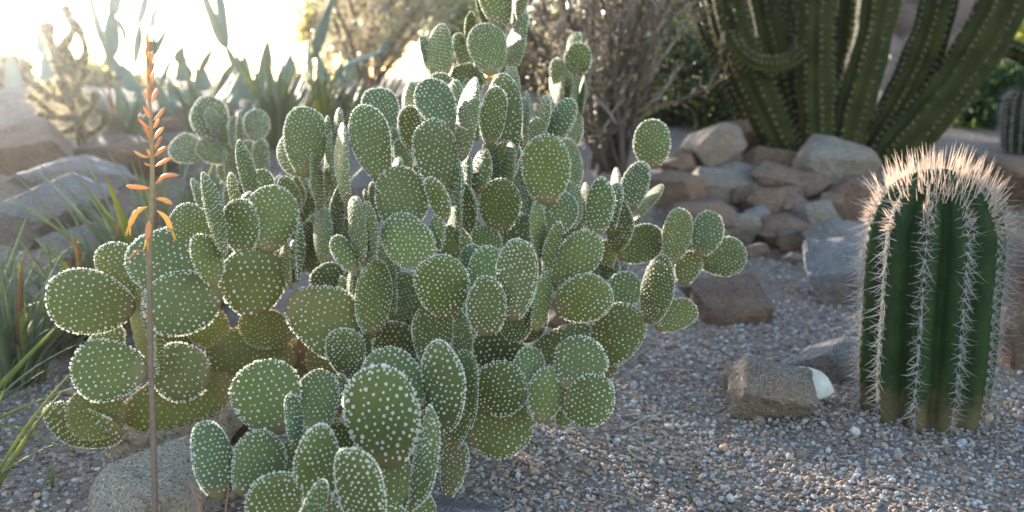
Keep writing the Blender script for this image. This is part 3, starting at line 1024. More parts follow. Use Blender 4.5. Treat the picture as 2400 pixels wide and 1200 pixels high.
front = Plant('prickly_pear', 'low foreground clump of prickly pear pads edged with dense white tufts', 'cactus', P(840, 1330, 1.3))
front.add([
    (908, 1095, 884, 855, 182, 1.27, {'c': (.112, .158, .068), 'cup': 0, 'curl': .03}), (930, 1012, 912, 815, 150, 1.36), (1035, 1012, 1040, 802, 120, 1.30, {'y': 1}), (1088, 1012, 1086, 821, 82, 1.36, {'y': 1}), (1058, 1062, 1085, 878, 88, 1.38),
    (968, 1188, 1030, 966, 86, 1.2, {'y': 1, 'curl': .12}), (1048, 1165, 1078, 1032, 78, 1.38, {'c': (0.146, 0.142, 0.102)}), (925, 1235, 915, 1072, 132, 1.34, {'c': DARK}), (852, 1250, 838, 1056, 142, 1.15, {'y': 1}),
    (752, 1195, 735, 1004, 132, 1.22, {'y': -1}), (735, 1255, 740, 1137, 78, 1.08, {'y': -1}), (652, 1255, 640, 1107, 142, 1.2), (572, 1170, 632, 1011, 122, 1.3, {'y': -1}), (522, 1163, 478, 986, 112, 1.25, {'y': -1, 'egg': -.12, 'c': TEAL}),
    (692, 1055, 687, 924, 62, 1.3, {'y': -1, 'c': TEAL}), (652, 1018, 600, 848, 162, 1.38, {'c': (0.118, 0.157, 0.043)}), (745, 1015, 745, 865, 102, 1.38, {'y': 1}), (800, 965, 790, 880, 62, 1.45), (800, 1085, 785, 990, 82, 1.36, {'c': DARK}),
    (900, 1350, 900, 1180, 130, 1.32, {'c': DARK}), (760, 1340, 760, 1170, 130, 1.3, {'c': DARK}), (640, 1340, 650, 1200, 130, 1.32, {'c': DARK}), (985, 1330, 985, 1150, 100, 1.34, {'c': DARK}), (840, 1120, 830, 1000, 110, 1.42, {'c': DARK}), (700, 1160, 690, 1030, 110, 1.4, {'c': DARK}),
])
build_pads(front, [(.115, .152, .066), (.105, .146, .072), (.122, .156, .060)])

right = Plant('prickly_pear', 'spreading prickly pear branch reaching right towards the dark purplish boulder', 'cactus', P(1420, 880, 1.72))
right.add([
    (1528, 394, 1528, 281, 91, 1.85, {'c': (0.134, 0.171, 0.068)}), (1480, 495, 1497, 378, 72, 1.8), (1450, 495, 1440, 400, 42, 1.9), (1485, 518, 1550, 432, 44, 1.85, {'y': 1}), (1440, 590, 1460, 470, 78, 1.78), (1443, 600, 1554, 548, 90, 1.85, {'c': DARK}),
    (1580, 617, 1592, 488, 83, 1.78, {'c': (0.146, 0.171, 0.068)}), (1640, 602, 1672, 496, 77, 1.85, {'c': TEAL}), (1633, 612, 1752, 594, 92, 1.85, {'c': (0.101, 0.142, 0.068)}), (1598, 668, 1625, 588, 64, 1.88, {'c': (0.123, 0.142, 0.051)}), (1425, 628, 1425, 560, 44, 1.85, {'c': OLIVE}),
    (1398, 845, 1492, 722, 132, 1.6, {'c': (0.146, 0.157, 0.051)}), (1518, 758, 1562, 602, 90, 1.55, {'c': (0.146, 0.171, 0.072)}), (1535, 768, 1627, 714, 78, 1.68, {'c': (0.123, 0.142, 0.051)}), (1430, 665, 1425, 611, 42, 1.85, {'c': TEAL}), (1452, 690, 1465, 620, 34, 1.83, {'c': TEAL}), (1438, 735, 1480, 638, 84, 1.75, {'c': (0.112, 0.142, 0.060)}),
    (1400, 785, 1425, 716, 48, 1.65), (1238, 845, 1402, 772, 96, 1.66, {'c': (0.123, 0.133, 0.043)}), (1420, 890, 1400, 790, 90, 1.7, {'c': DARK}), (1330, 900, 1300, 820, 100, 1.68, {'c': DARK}), (1440, 660, 1410, 590, 60, 1.9, {'c': DARK}), (1525, 700, 1520, 640, 50, 1.82, {'c': DARK}),
])
build_pads(right, GREENS, sp=.104, ratio=.6)

hazy = Plant('prickly_pear', 'small pale prickly pear standing behind the orange flower stalk', 'cactus', P(550, 530, 2.5))
hazy.add([
    (495, 338, 490, 225, 90, 2.5), (537, 350, 488, 254, 44, 2.45, {'y': -1}), (472, 368, 402, 332, 76, 2.5), (533, 378, 462, 334, 60, 2.42), (545, 350, 542, 273, 28, 2.4), (560, 345, 562, 261, 26, 2.5), (598, 330, 605, 258, 62, 2.55), (608, 405, 612, 324, 46, 2.5),
    (565, 405, 580, 328, 54, 2.55), (548, 445, 540, 335, 48, 2.47), (547, 435, 518, 380, 44, 2.5), (600, 420, 620, 350, 50, 2.6), (550, 540, 548, 420, 60, 2.5, {'c': DARK}), (590, 470, 590, 385, 50, 2.52),
])
build_pads(hazy, [(.13, .16, .11), (.15, .17, .12)])


# ------------------------------------------------------------------ barrel cactus
def spine_thin(mb, p, d, ln, r0):
    d = d / (np.linalg.norm(d) + 1e-9)
    a = np.cross(d, [.3, .5, .8]); a /= np.linalg.norm(a) + 1e-9
    b = np.cross(d, a)
    mb.add(np.array([p + a * r0, p - a * r0 * .5 + b * r0 * .87, p - a * r0 * .5 - b * r0 * .87, p + d * ln]), np.array([(0, 1, 3), (1, 2, 3), (2, 0, 3)]))


def spine_cone(mb, p, d, ln, r0, bend=0.0, sides=3):
    d = d / (np.linalg.norm(d) + 1e-9)
    side = np.cross(d, [0, 0, 1.0])
    if np.linalg.norm(side) < 1e-3:
        side = np.array([1.0, 0, 0])
    up = np.cross(side, d)
    path = np.array([p, p + d * ln * .55 + up * bend * ln * .25, p + d * ln + up * bend * ln * .02 - np.array([0, 0, .0])])
    V, F, T_ = tube(path, [r0, r0 * .72, r0 * .12], sides)
    mb.add(V, F, T_)


def barrel_cactus(name, label, base, R, Hh, ribs, phase, nz=44, spine=1.0, rows=30, crown=True, mat='barrel', lean=0.0, seed=1, depth=.40):
    e = empty(name, base)
    tag(e, label, 'cactus')
    r = np.random.default_rng(seed)
    per = 10
    na = ribs * per
    def prof(t):      # t 0..1 bottom to top
        up = np.clip((t - .70) / .30, 0, 1)
        rr = (1 - .16 * (1 - np.clip(t / .35, 0, 1)) ** 1.6) * np.sqrt(np.clip(1 - up ** 2.6, 0, 1))
        return rr
    def surf(a, t, crest=None):
        c = np.abs(np.cos(a * ribs / 2 - phase * ribs / 2)) ** .55 if crest is None else crest
        rad = R * prof(t) * (1 - depth * (1 - c))
        z = Hh * t
        return np.stack([rad * np.cos(a) + lean * z, rad * np.sin(a), z], -1)
    ts = np.concatenate([np.linspace(0, .7, nz - 14), .7 + .3 * np.sin(np.linspace(0.05, 1, 14) * math.pi / 2)])
    ang = np.arange(na) * 2 * math.pi / na
    V = np.concatenate([surf(ang, np.full(na, t)) for t in ts])
    n = len(ts)
    i = np.arange(n - 1)[:, None] * na
    j = np.arange(na)[None]
    k = (j + 1) % na
    F = np.stack([i + j, i + k, i + na + k, i + na + j], -1).reshape(-1, 4)
    mk('body', V, F, M[mat], e)
    for q in range(ribs):
        a = phase + q * 2 * math.pi / ribs
        mb = MB()
        for w in np.linspace(.03, .93, rows):
            t = w + r.normal(0, .004)
            p = surf(np.array([a]), np.array([t]), 1.0)[0]
            out = np.array([math.cos(a), math.sin(a), .55 * max(0, (t - .75)) / .25])
            tan = np.array([-math.sin(a), math.cos(a), 0])
            age = .75 + .5 * t
            # woolly areole
            V0, F0 = ICO[0]
            mb.add(V0 * np.array([.0035, .0035, .006]) * spine + p, F0)
            for s in range(7):
                th = s / 7 * 2 * math.pi + r.normal(0, .25)
                d = tan * math.cos(th) + np.array([0, 0, math.sin(th)]) * .9 + out * r.uniform(.25, .75)
                spine_cone(mb, p, d, spine * r.uniform(.016, .040) * age, .0009 * spine, r.uniform(-.3, .3))
            for s in range(2):
                d = out * 1.0 + tan * r.normal(0, .35) + np.array([0, 0, r.uniform(-.9, .35)])
                spine_cone(mb, p, d, spine * r.uniform(.030, .062) * age, .0013 * spine, r.uniform(-.35, .1))
        o = mb.build('spine_row', M['grey_spine'], e, smooth=False)
        kind(o, 'stuff')
    if crown:
        mb = MB()
        for _ in range(720):
            a = r.uniform(0, 2 * math.pi)
            t = r.uniform(.80, .998)
            c = (a - phase) / (2 * math.pi / ribs)
            a = phase + (round(c) + (c - round(c)) * (.35 + .65 * (t > .9))) * 2 * math.pi / ribs
            p = surf(np.array([a]), np.array([t]), 1.0)[0]
            out = np.array([math.cos(a), math.sin(a), .35 + 3.2 * (t - .82) / .17]) + r.normal(0, .32, 3)
            spine_cone(mb, p, out, spine * r.uniform(.020, .034 + .042 * (t > .88)), .0013 * spine, r.uniform(-.2, .2))
        o = mb.build('crown_spines', M['pink_spine'], e, smooth=False)
        kind(o, 'stuff')
        o['label'] = 'dense pinkish crown spines glowing in the sun'
    return e


bb, bD = on_ground(2222, 1032)
barrel_cactus('barrel_cactus', 'dark green barrel cactus with grey spine rows and a glowing pinkish crown', (bb.x, bb.y + .12, bb.z - .06), .120, .53, 11, math.radians(-86), spine=.76, seed=4)
b2 = P(2392, 330, 4.5)
barrel_cactus('barrel_cactus', 'small dim barrel cactus at the right edge beyond the wall', (b2.x, b2.y, tz(b2.x, b2.y)), .085, b2.z - tz(b2.x, b2.y) + .23, 14, .2, spine=.8, rows=14, crown=False, mat='column', seed=9)


# ------------------------------------------------------------------ columnar cactus
def ribbed_stem(parent, pbase, pts, w, ribs, seed, D, spine=1.0, taper=.55, round_tip=True):
    """pts: world points from foot to tip; w: width in metres"""
    r = np.random.default_rng(seed)
    path = smooth_path([tuple(p) for p in pts], 40)
    seg = np.concatenate([[0], np.cumsum(np.linalg.norm(np.diff(path, axis=0), axis=1))])
    t = np.gradient(path, axis=0)
    t /= np.linalg.norm(t, axis=1)[:, None]
    ref = np.array([0.0, 1.0, 0.15])
    a = np.cross(t, ref)
    a /= np.linalg.norm(a, axis=1)[:, None]
    b = np.cross(t, a)
    Lt = seg[-1]
    rad = w / 2 * np.interp(seg / Lt, [0, .12, 1], [taper, .92, 1.0])
    rad = rad * np.sqrt(np.clip((Lt - seg) / (w * .5), .003, 1)) if round_tip else rad
    rad = rad * (1 + .05 * np.sin(seg / w * 2.3 + r.uniform(0, 6)) + .03 * np.sin(seg / w * 5.1 + r.uniform(0, 6)))
    per = 6
    n = ribs * per
    ang = np.arange(n) * 2 * math.pi / n + r.uniform(0, 1)
    prof = 1 - .26 * (1 - np.abs(np.cos((ang - ang[0]) * ribs / 2)) ** .8)
    V = path[:, None, :] + rad[:, None, None] * prof[None, :, None] * (np.cos(ang)[None, :, None] * a[:, None, :] + np.sin(ang)[None, :, None] * b[:, None, :])
    i = np.arange(len(path) - 1)[:, None] * n
    j = np.arange(n)[None]
    k = (j + 1) % n
    F = np.stack([i + j, i + k, i + n + k, i + n + j], -1).reshape(-1, 4)
    o = mk('stem', V.reshape(-1, 3) - np.array(pbase), F, M['column'], parent)
    mb = MB()
    step = .030 * spine
    for q in range(ribs):
        aq = ang[q * per]
        for s in np.arange(.02, Lt - .01, step) + r.normal(0, .004):
            if r.random() < .12:
                continue
            f = np.interp(s, seg, np.arange(len(seg)))
            i0 = int(f)
            i1 = min(i0 + 1, len(seg) - 1)
            g = f - i0
            c = path[i0] * (1 - g) + path[i1] * g
            d = math.cos(aq) * a[i0] + math.sin(aq) * b[i0]
            p = c + d * (rad[i0] * (1 - g) + rad[i1] * g) - np.array(pbase)
            if (c + d - np.array([0, 0, CAM_H])) @ d > 3.0 * np.linalg.norm(c) and d[1] > .6:
                continue
            V0, F0 = ICO[0]
            mb.add(V0 * .0036 * spine * r.uniform(.6, 1.2) + p, F0)
            for _ in range(5):
                dd = d * .7 + r.normal(0, .55, 3)
                spine_thin(mb, p, dd, spine * r.uniform(.012, .028), .0012 * spine)
    g = mb.build('areole_spines', M['column_spine'], o, smooth=False)
    kind(g, 'stuff')
    return o


def columnar():
    base = P(1960, 375, 4.2)
    base.z = tz(base.x, base.y)
    e = empty('columnar_cactus', base)
    tag(e, 'many stemmed columnar cactus with dark ribbed stems fanning out behind the rocks', 'cactus')
    D = 4.2
    stems = [
        ([(1868, 385), (1800, 270), (1725, 90), (1690, -60), (1675, -200)], 100, 4.15, 0),
        ([(1890, 390), (1850, 240), (1805, 80), (1780, -60), (1765, -200)], 96, 4.25, .05),
        ([(1920, 390), (1912, 220), (1912, 80), (1918, -60), (1920, -220)], 92, 4.1, 0),
        ([(1965, 390), (2000, 250), (2040, 110), (2068, -40), (2085, -200)], 98, 4.12, 0),
        ([(1945, 380), (1955, 220), (1975, 60), (1985, -60), (1990, -220)], 90, 4.45, .1),
        ([(2005, 400), (2090, 270), (2170, 110), (2208, -40), (2225, -200)], 92, 4.22, 0),
        ([(2040, 420), (2160, 290), (2262, 160), (2335, 40), (2380, -90), (2400, -220)], 116, 4.15, -.1),
        ([(1850, 370), (1830, 230), (1845, 90), (1858, 20), (1862, -100)], 80, 4.5, .1),
        ([(1820, 370), (1745, 250), (1680, 110), (1640, 20), (1622, -120)], 62, 4.55, .1),
        ([(1885, 118), (1830, 152), (1768, 148), (1722, 115), (1702, 70)], 44, 4.0, -.05),
    ]
    for i, (pts, w, d, dd) in enumerate(stems):
        ps = [P(x, y, d + dd * k / (len(pts) - 1)) for k, (x, y) in enumerate(pts)]
        if i != 9:
            ps[0] = Vector((ps[0].x, ps[0].y, tz(ps[0].x, ps[0].y) - .03)) if ps[0].z > tz(ps[0].x, ps[0].y) else ps[0]
        ribbed_stem(e, base, ps, w / FPX * d, 8 if i != 9 else 6, 60 + i, d, spine=1.0 if i != 9 else .7)
    # neighbour reaching in from the right
    b = P(2560, 420, 4.4)
    b.z = tz(b.x, b.y)
    e2 = empty('columnar_cactus', b)
    tag(e2, 'ribbed cactus arm reaching in at the right edge above the small barrel cactus', 'cactus')
    ribbed_stem(e2, b, [P(2560, 430, 4.4), P(2555, 300, 4.4), P(2560, 150, 4.4), P(2565, -80, 4.4)], .17, 8, 90, 4.4)
    ribbed_stem(e2, b, [P(2545, 215, 4.4), P(2470, 170, 4.38), P(2400, 128, 4.36), P(2350, 100, 4.35), P(2318, 60, 4.35)], .09, 7, 91, 4.4, spine=.8)


columnar()


# ------------------------------------------------------------------ flower stalk
def mat_flower():
    m = NT('aloe_flower')
    oi = m.n('ShaderNodeObjectInfo')
    tc = m.n('ShaderNodeTexCoord')
    sx = m.n('ShaderNodeSeparateXYZ')
    m.l(tc.outputs['Generated'], sx.inputs[0])
    nz = m.noise(200, 3)
    c = m.mix(m.ramp(nz.outputs['Fac'], [(.35, (0, 0, 0)), (.7, (.5, .5, .5))]), oi.outputs['Color'], (.72, .34, .12))
    m.base(c, .5, .35)
    tr = m.mix(.5, oi.outputs['Color'], (.90, .52, .22))
    m.translucent(tr, .5)
    return m.m


def mat_stalk():
    m = NT('flower_stalk_skin')
    tc = m.n('ShaderNodeTexCoord')
    sx = m.n('ShaderNodeSeparateXYZ')
    m.l(tc.outputs['Generated'], sx.inputs[0])
    c = m.ramp(sx.outputs[2], [(0, (.115, .072, .068)), (.55, (.15, .085, .065)), (.68, (.24, .17, .06)), (.84, (.34, .25, .07)), (1, (.45, .22, .12))])
    nz = m.noise(160, 4)
    c = m.mix(.35, c, m.ramp(nz.outputs['Fac'], [(.3, (.09, .06, .05)), (.7, (.30, .20, .14))]))
    m.base(c, .5, .35)
    m.bump(m.noise(250, 4).outputs['Fac'], .3, .002)
    return m.m


M['flower'] = mat_flower()
M['stalk'] = mat_stalk()


def flower_stalk():
    D = 1.22
    rows = [(345, 95, 3), (348, 170, 4.5), (352, 250, 7), (357, 400, 10.5), (355, 500, 12), (350, 600, 12.5), (352, 800, 13), (357, 950, 13), (364, 1200, 14), (369, 1420, 15)]
    pts = [P(x, y, D) for x, y, _ in rows]
    foot = pts[-1].copy()
    e = empty('aloe_flower_stalk', foot)
    tag(e, 'slender upright aloe flower stalk with orange buds and drooping yellow flowers', 'flower stalk')
    path = smooth_path([tuple(p - foot) for p in reversed(pts)], 60)
    w = np.interp(np.linspace(0, len(rows) - 1, 60), range(len(rows)), [r[2] for r in reversed(rows)]) / 2 / FPX * D
    V, F, T_ = tube(path, w, 10)
    mk('stem', V, [F, T_], M['stalk'], e)
    OR, PK, YL = (.60, .34, .19), (.56, .36, .28), (.72, .52, .15)
    buds = [(347, 128, 345, 76, 11), (350, 122, 354, 94, 9), (349, 142, 341, 112, 9), (351, 152, 358, 120, 9), (350, 166, 344, 134, 9), (352, 176, 360, 145, 9), (351, 190, 345, 156, 9), (353, 198, 361, 166, 9), (352, 212, 345, 176, 9),
            (355, 218, 363, 188, 9), (353, 236, 345, 200, 9), (354, 228, 352, 190, 9), (352, 248, 338, 212, 9), (358, 240, 369, 206, 10), (354, 262, 345, 238, 9), (353, 280, 336, 249, 9), (360, 282, 385, 252, 10), (358, 302, 373, 278, 9),
            (353, 302, 324, 278, 9), (353, 322, 336, 296, 9), (360, 328, 384, 297, 10), (361, 347, 379, 320, 9), (352, 330, 343, 300, 8), (353, 368, 314, 354, 9), (362, 366, 392, 343, 10), (362, 391, 402, 369, 10), (353, 368, 345, 350, 8), (354, 388, 338, 382, 5), (362, 350, 372, 338, 6)]
    flows = [(351, 441, 295, 436, 13, OR, 0), (366, 430, 420, 411, 12, OR, .12), (366, 466, 404, 479, 13, OR, .1), (346, 484, 302, 535, 15, YL, .22), (368, 494, 403, 541, 14, YL, .2), (352, 510, 344, 566, 16, OR, 0), (345, 592, 300, 612, 5, (.30, .17, .10), .3), (366, 621, 374, 617, 5, (.30, .17, .10), 0), (351, 640, 346, 646, 4, (.30, .17, .10), 0)]
    r = random.Random(3)

    def one(name, bx, by, tx, ty, w, col, bend, tip=None):
        dz = r.uniform(-.022, .012)
        b = P(bx, by, D) - foot
        t = P(tx, ty, D + dz) - foot
        ax = t - b
        up = Vector((0, 0, 1)) - ax.normalized() * ax.normalized().z
        m1 = b + ax * .35 + up * ax.length * bend
        m2 = b + ax * .7 + up * ax.length * bend * .7
        path = smooth_path([tuple(b), tuple(m1), tuple(m2), tuple(t)], 13)
        s = np.linspace(0, 1, 13)
        rad = np.interp(s, [0, .1, .2, .45, .75, .9, 1], [.22, .3, .75, 1, .95, .62, .18]) * w / 2 / FPX * D
        V, F, T_ = tube(path, rad * .88, 9)
        o = mk(name, V, [F, T_], M['flower'], e)
        j = r.uniform(.85, 1.12)
        o.color = (col[0] * j, col[1] * r.uniform(.85, 1.2), col[2], 1)
        return o, path
    for bx, by, tx, ty, w in buds:
        one('bud', bx, by, tx, ty, w, PK if by < 300 else OR, r.uniform(-.1, .05))
    for bx, by, tx, ty, w, col, bend in flows:
        o, path = one('flower' if w > 8 else 'withered_flower', bx, by, tx, ty, w, col, bend)
        if col == YL or (w == 16):
            mb = MB()
            d = path[-1] - path[-4]
            d = d / np.linalg.norm(d)
            for k in range(5):
                q = np.array([r.uniform(-1, 1), r.uniform(-1, 1), r.uniform(-1, 1)]) * .45
                p0 = path[-2] + q * .003
                V, F, T_ = tube(np.array([p0, p0 + (d + q * .6) * .006, p0 + (d + q) * .011]), [.0013, .0011, .0002], 5)
                mb.add(V, F, T_)
            g = mb.build('stamen', M['flower'], o)
            g.color = (.75, .55, .14, 1)
    # small bracts on the lower stalk
    for y, sx in ((745, -1), (880, 1), (1050, 1), (650, 1)):
        x = np.interp(y, [600, 800, 950, 1200], [350, 352, 357, 364])
        one('bract', x + sx * 4, y + 8, x + sx * 9, y - 12, 4, (.28, .18, .13), 0)


flower_stalk()


# ------------------------------------------------------------------ aloe rosettes and grassy leaves
def leaf_mesh(name, L, W, bend, seed, mat, twist=0.0):
    n = 10
    r = np.random.default_rng(seed)
    s = np.linspace(0, 1, n)
    z = L * (s - .10 * bend * s ** 2)
    y = L * bend * .55 * s ** 2.0
    w = W * np.interp(s, [0, .12, .5, .85, 1], [.75, 1, .82, .38, .02])
    tk = w * .22 + .0004
    V = []
    for i in range(n):
        a = twist * s[i]
        dx, dy = math.cos(a), math.sin(a)
        V += [(-w[i] / 2 * dx, y[i] - w[i] / 2 * dy + .12 * w[i], z[i]), (0, y[i] - tk[i] * .3, z[i]), (w[i] / 2 * dx, y[i] + w[i] / 2 * dy + .12 * w[i], z[i]), (0, y[i] + tk[i] + .1 * w[i], z[i])]
    F = []
    for i in range(n - 1):
        for k in range(4):
            a = i * 4 + k
            b = i * 4 + (k + 1) % 4
            F.append((a, a + 4, b + 4, b))
    F.append((0, 1, 2, 3))
    return mk(name, V, np.array(F), M[mat], link=False)


LEAF = {}
for mname in ('aloe', 'aloe_yellow', 'aloe_red'):
    LEAF[mname] = [leaf_mesh('leaf', 1.0, .052, b, 40 + i, mname, tw).data for i, (b, tw) in enumerate(((.15, .2), (.35, -.2), (.6, .1), (.85, 0), (1.1, .2)))]


def rosette(base, n, L, label, seed, wide=1.0, spread=1.0, mix=(.72, .2, .08), lean=(0, 0), name='aloe_plant', cat='plant', group=None):
    r = random.Random(seed)
    e = empty(name, base)
    tag(e, label, cat, group)
    for i in range(n):
        q = r.random()
        mname = 'aloe' if q < mix[0] else 'aloe_yellow' if q < mix[0] + mix[1] else 'aloe_red'
        k = min(4, int(r.random() * 5 * spread))
        o = bpy.data.objects.new('leaf', LEAF[mname][k])
        C.objects.link(o)
        o.parent = e
        ln = L * r.uniform(.6, 1.08)
        o.scale = (ln * wide * r.uniform(.8, 1.2), ln, ln)
        az = r.uniform(0, 6.283)
        tilt = r.uniform(.05, .75) * spread
        o.rotation_mode = 'ZXY'
        R_ = Matrix.Rotation(az, 4, 'Z') @ Matrix.Rotation(-tilt, 4, 'X') @ Matrix.Rotation(r.uniform(-.4, .4), 4, 'Z')
        R_ = Matrix.Rotation(lean[0], 4, 'Y') @ Matrix.Rotation(lean[1], 4, 'X') @ R_
        o.rotation_mode = 'QUATERNION'
        o.rotation_quaternion = R_.to_quaternion()
        o.location = (r.gauss(0, .018) * L / .3, r.gauss(0, .018) * L / .3, -.005)
    return e


def gp(px, py):
    return on_ground(px, py)[0]


AL = 'grey green aloe tufts on the left'
rosette(gp(35, 905), 95, .31, 'dense grey green aloe tuft at the left edge, left of the main prickly pear', 1, mix=(.84, .12, .04), spread=.85, group=AL)
rosette(gp(-70, 850), 60, .36, 'aloe tuft cut by the left edge behind the dense one', 2, mix=(.86, .1, .04), spread=.8, group=AL)
rosette(gp(150, 830), 60, .28, 'aloe tuft with yellowish leaves just behind the leftmost pads', 3, mix=(.72, .22, .06), spread=1.0, group=AL)
rosette(gp(360, 760), 80, .50, 'long leaved aloe tuft behind the flower stalk', 4, mix=(.86, .12, .02), spread=.75, group=AL)
rosette(gp(470, 720), 60, .50, 'loose aloe tuft below the small pale prickly pear', 5, mix=(.88, .1, .02), spread=.75, group=AL)
rosette(gp(235, 800), 40, .34, 'sparse aloe tuft with reddish leaves beside the pale boulder', 6, mix=(.66, .2, .14), spread=.8, group=AL)
rosette(P(-75, 1190, 1.42), 18, .25, 'bright green blades at the bottom left corner', 7, mix=(.15, .75, .1), spread=.9, wide=.8, lean=(.25, 0))
rosette(P(-80, 1000, 1.7), 16, .28, 'arching green leaves entering from the left edge over the gravel', 8, mix=(.5, .4, .1), spread=1.2, wide=1.1, lean=(.45, 0))
rosette(gp(118, 1150), 7, .05, 'tiny green sprout on the gravel at lower left', 9, mix=(.1, .9, 0), spread=.5, wide=1.5, name='sprout')
rosette(gp(70, 1040), 6, .045, 'tiny sprout near the arching leaves at the left', 10, mix=(.2, .8, 0), spread=.5, wide=1.5, name='sprout')
rosette(P(480, 345, 4.3), 44, .42, 'narrow leaved tuft just behind the pale prickly pear', 11, mix=(.8, .15, .05), spread=.9, group=AL)
rosette(P(660, 345, 4.4), 50, .46, 'upright narrow leaved tuft between the pale and the main prickly pear', 12, mix=(.7, .25, .05), spread=.7, group=AL)
rosette(P(770, 340, 4.5), 50, .46, 'pale narrow leaved tuft under the sunlit thorny branch', 13, mix=(.6, .35, .05), spread=.8, group=AL)
rosette(P(300, 330, 4.4), 40, .36, 'dim narrow leaved tuft under the big arching cactus at upper left', 14, mix=(.8, .15, .05), spread=1.0, group=AL)
rosette(P(880, 320, 4.7), 40, .40, 'narrow leaved tuft left of the upper prickly pear pads', 15, mix=(.6, .3, .1), spread=.8, group=AL)


# ------------------------------------------------------------------ long padded cacti on the bank
def long_pads(label, base_px, rows, seed):
    b = P(base_px[0], base_px[1], base_px[2])
    pl = Plant('long_padded_cactus', label, 'cactus', b, tuft='gold_spine', pad='tongue', group='long padded cacti on the bank')
    pl.add(rows)
    build_pads(pl, [(1, 1, 1)], ratio=.42, thick=.14, sp=.3, egg=-.42, rim=True, sparse=.15, tscale=.22, stretch=1.2, tuftname='spines')
    return pl


Dl = 5.6
long_pads('tall blue green cactus with two long upright pads forming a V', (600, 300, Dl), [
    (527, 112, 470, -30, 34, Dl), (530, 108, 512, -40, 30, Dl + .05), (562, 180, 524, 96, 24, Dl), (592, 290, 548, 150, 44, Dl), (560, 175, 556, 108, 16, Dl + .1), (600, 350, 592, 250, 50, Dl + .05), (575, 240, 572, 130, 46, Dl + .15, {'c': (1, 1, 1)})], 1)
long_pads('cluster of short pointed pads left of the V shaped cactus', (470, 310, 5.2), [
    (415, 148, 430, 106, 28, 5.2), (468, 168, 502, 104, 22, 5.2), (440, 190, 420, 140, 40, 5.25), (480, 215, 470, 150, 36, 5.3), (520, 200, 545, 150, 26, 5.3), (470, 310, 460, 200, 50, 5.3), (510, 290, 520, 180, 40, 5.35), (430, 260, 395, 190, 40, 5.3), (500, 330, 492, 230, 56, 5.1), (545, 320, 540, 215, 50, 5.15), (455, 300, 440, 225, 46, 5.0), (400, 300, 380, 215, 44, 5.0), (415, 190, 440, 130, 22, 5.3)], 2)
long_pads('upright pointed pads in the middle of the bank right of the V shaped cactus', (640, 330, 5.4), [
    (620, 190, 628, 92, 34, 5.4), (678, 192, 680, 122, 40, 5.5, {'r': .7}), (645, 290, 630, 170, 44, 5.45), (690, 300, 680, 180, 46, 5.5), (640, 350, 640, 270, 50, 5.45), (610, 300, 595, 190, 40, 5.5), (730, 210, 722, 92, 24, 5.6), (745, 300, 735, 190, 42, 5.6), (770, 300, 772, 170, 40, 5.7), (720, 350, 715, 270, 60, 5.6), (665, 280, 650, 190, 40, 5.3), (700, 260, 705, 165, 36, 5.4), (600, 240, 612, 150, 34, 5.5), (628, 96, 629, 12, 5, 5.4, {'r': .06}), (655, 240, 662, 150, 30, 5.6)], 3)
long_pads('tall curved pad with a sunlit rim beside the yellow tree', (760, 330, 5.0), [
    (735, 135, 785, -25, 32, 5.0), (770, 240, 742, 120, 36, 5.05), (790, 230, 800, 145, 34, 5.0), (800, 160, 912, 112, 14, 5.0, {'r': .2}), (820, 210, 822, 130, 36, 5.1), (890, 130, 915, 88, 18, 5.05), (770, 350, 772, 230, 50, 5.05), (815, 300, 812, 200, 44, 5.1)], 4)
long_pads('big branching cactus with arching pads against the glare at upper left', (330, 330, 4.6), [
    (312, 215, 285, 150, 34, 4.6), (290, 190, 238, 95, 30, 4.6), (242, 108, 208, -20, 26, 4.6), (262, 130, 264, 20, 40, 4.65), (264, 40, 284, -70, 34, 4.7), (318, 150, 330, 50, 26, 4.7), (325, 60, 352, -50, 22, 4.7), (345, 190, 362, 70, 20, 4.65), (358, 130, 394, 62, 22, 4.65), (352, 70, 380, -50, 20, 4.75),
    (330, 330, 322, 200, 48, 4.6), (395, 260, 350, 180, 34, 4.65), (300, 120, 282, 40, 20, 4.55, {'curl': .5}), (375, 200, 402, 130, 20, 4.7), (300, 300, 272, 190, 34, 4.6)], 5)


long_pads('thicket of dim pointed pads low behind the small pale prickly pear', (520, 345, 4.7), [
    (420, 330, 402, 230, 40, 4.7), (455, 320, 470, 215, 42, 4.75), (520, 330, 505, 225, 46, 4.8), (570, 340, 585, 235, 44, 4.7), (615, 340, 605, 235, 44, 4.8), (660, 335, 672, 230, 40, 4.75), (545, 250, 555, 180, 30, 4.85), (450, 235, 440, 170, 26, 4.85), (395, 330, 372, 250, 40, 4.7), (690, 330, 700, 215, 40, 4.8)], 6)
long_pads('hazy upright pads at the far left beside the golden cholla', (90, 330, 5.8), [
    (60, 330, 40, 220, 50, 5.8), (110, 330, 120, 210, 50, 5.8), (40, 230, 20, 130, 40, 5.85), (120, 220, 105, 120, 40, 5.85), (20, 330, -10, 230, 50, 5.9), (150, 330, 170, 230, 46, 5.8), (105, 130, 90, 50, 34, 5.9), (170, 240, 190, 160, 32, 5.85)], 7)


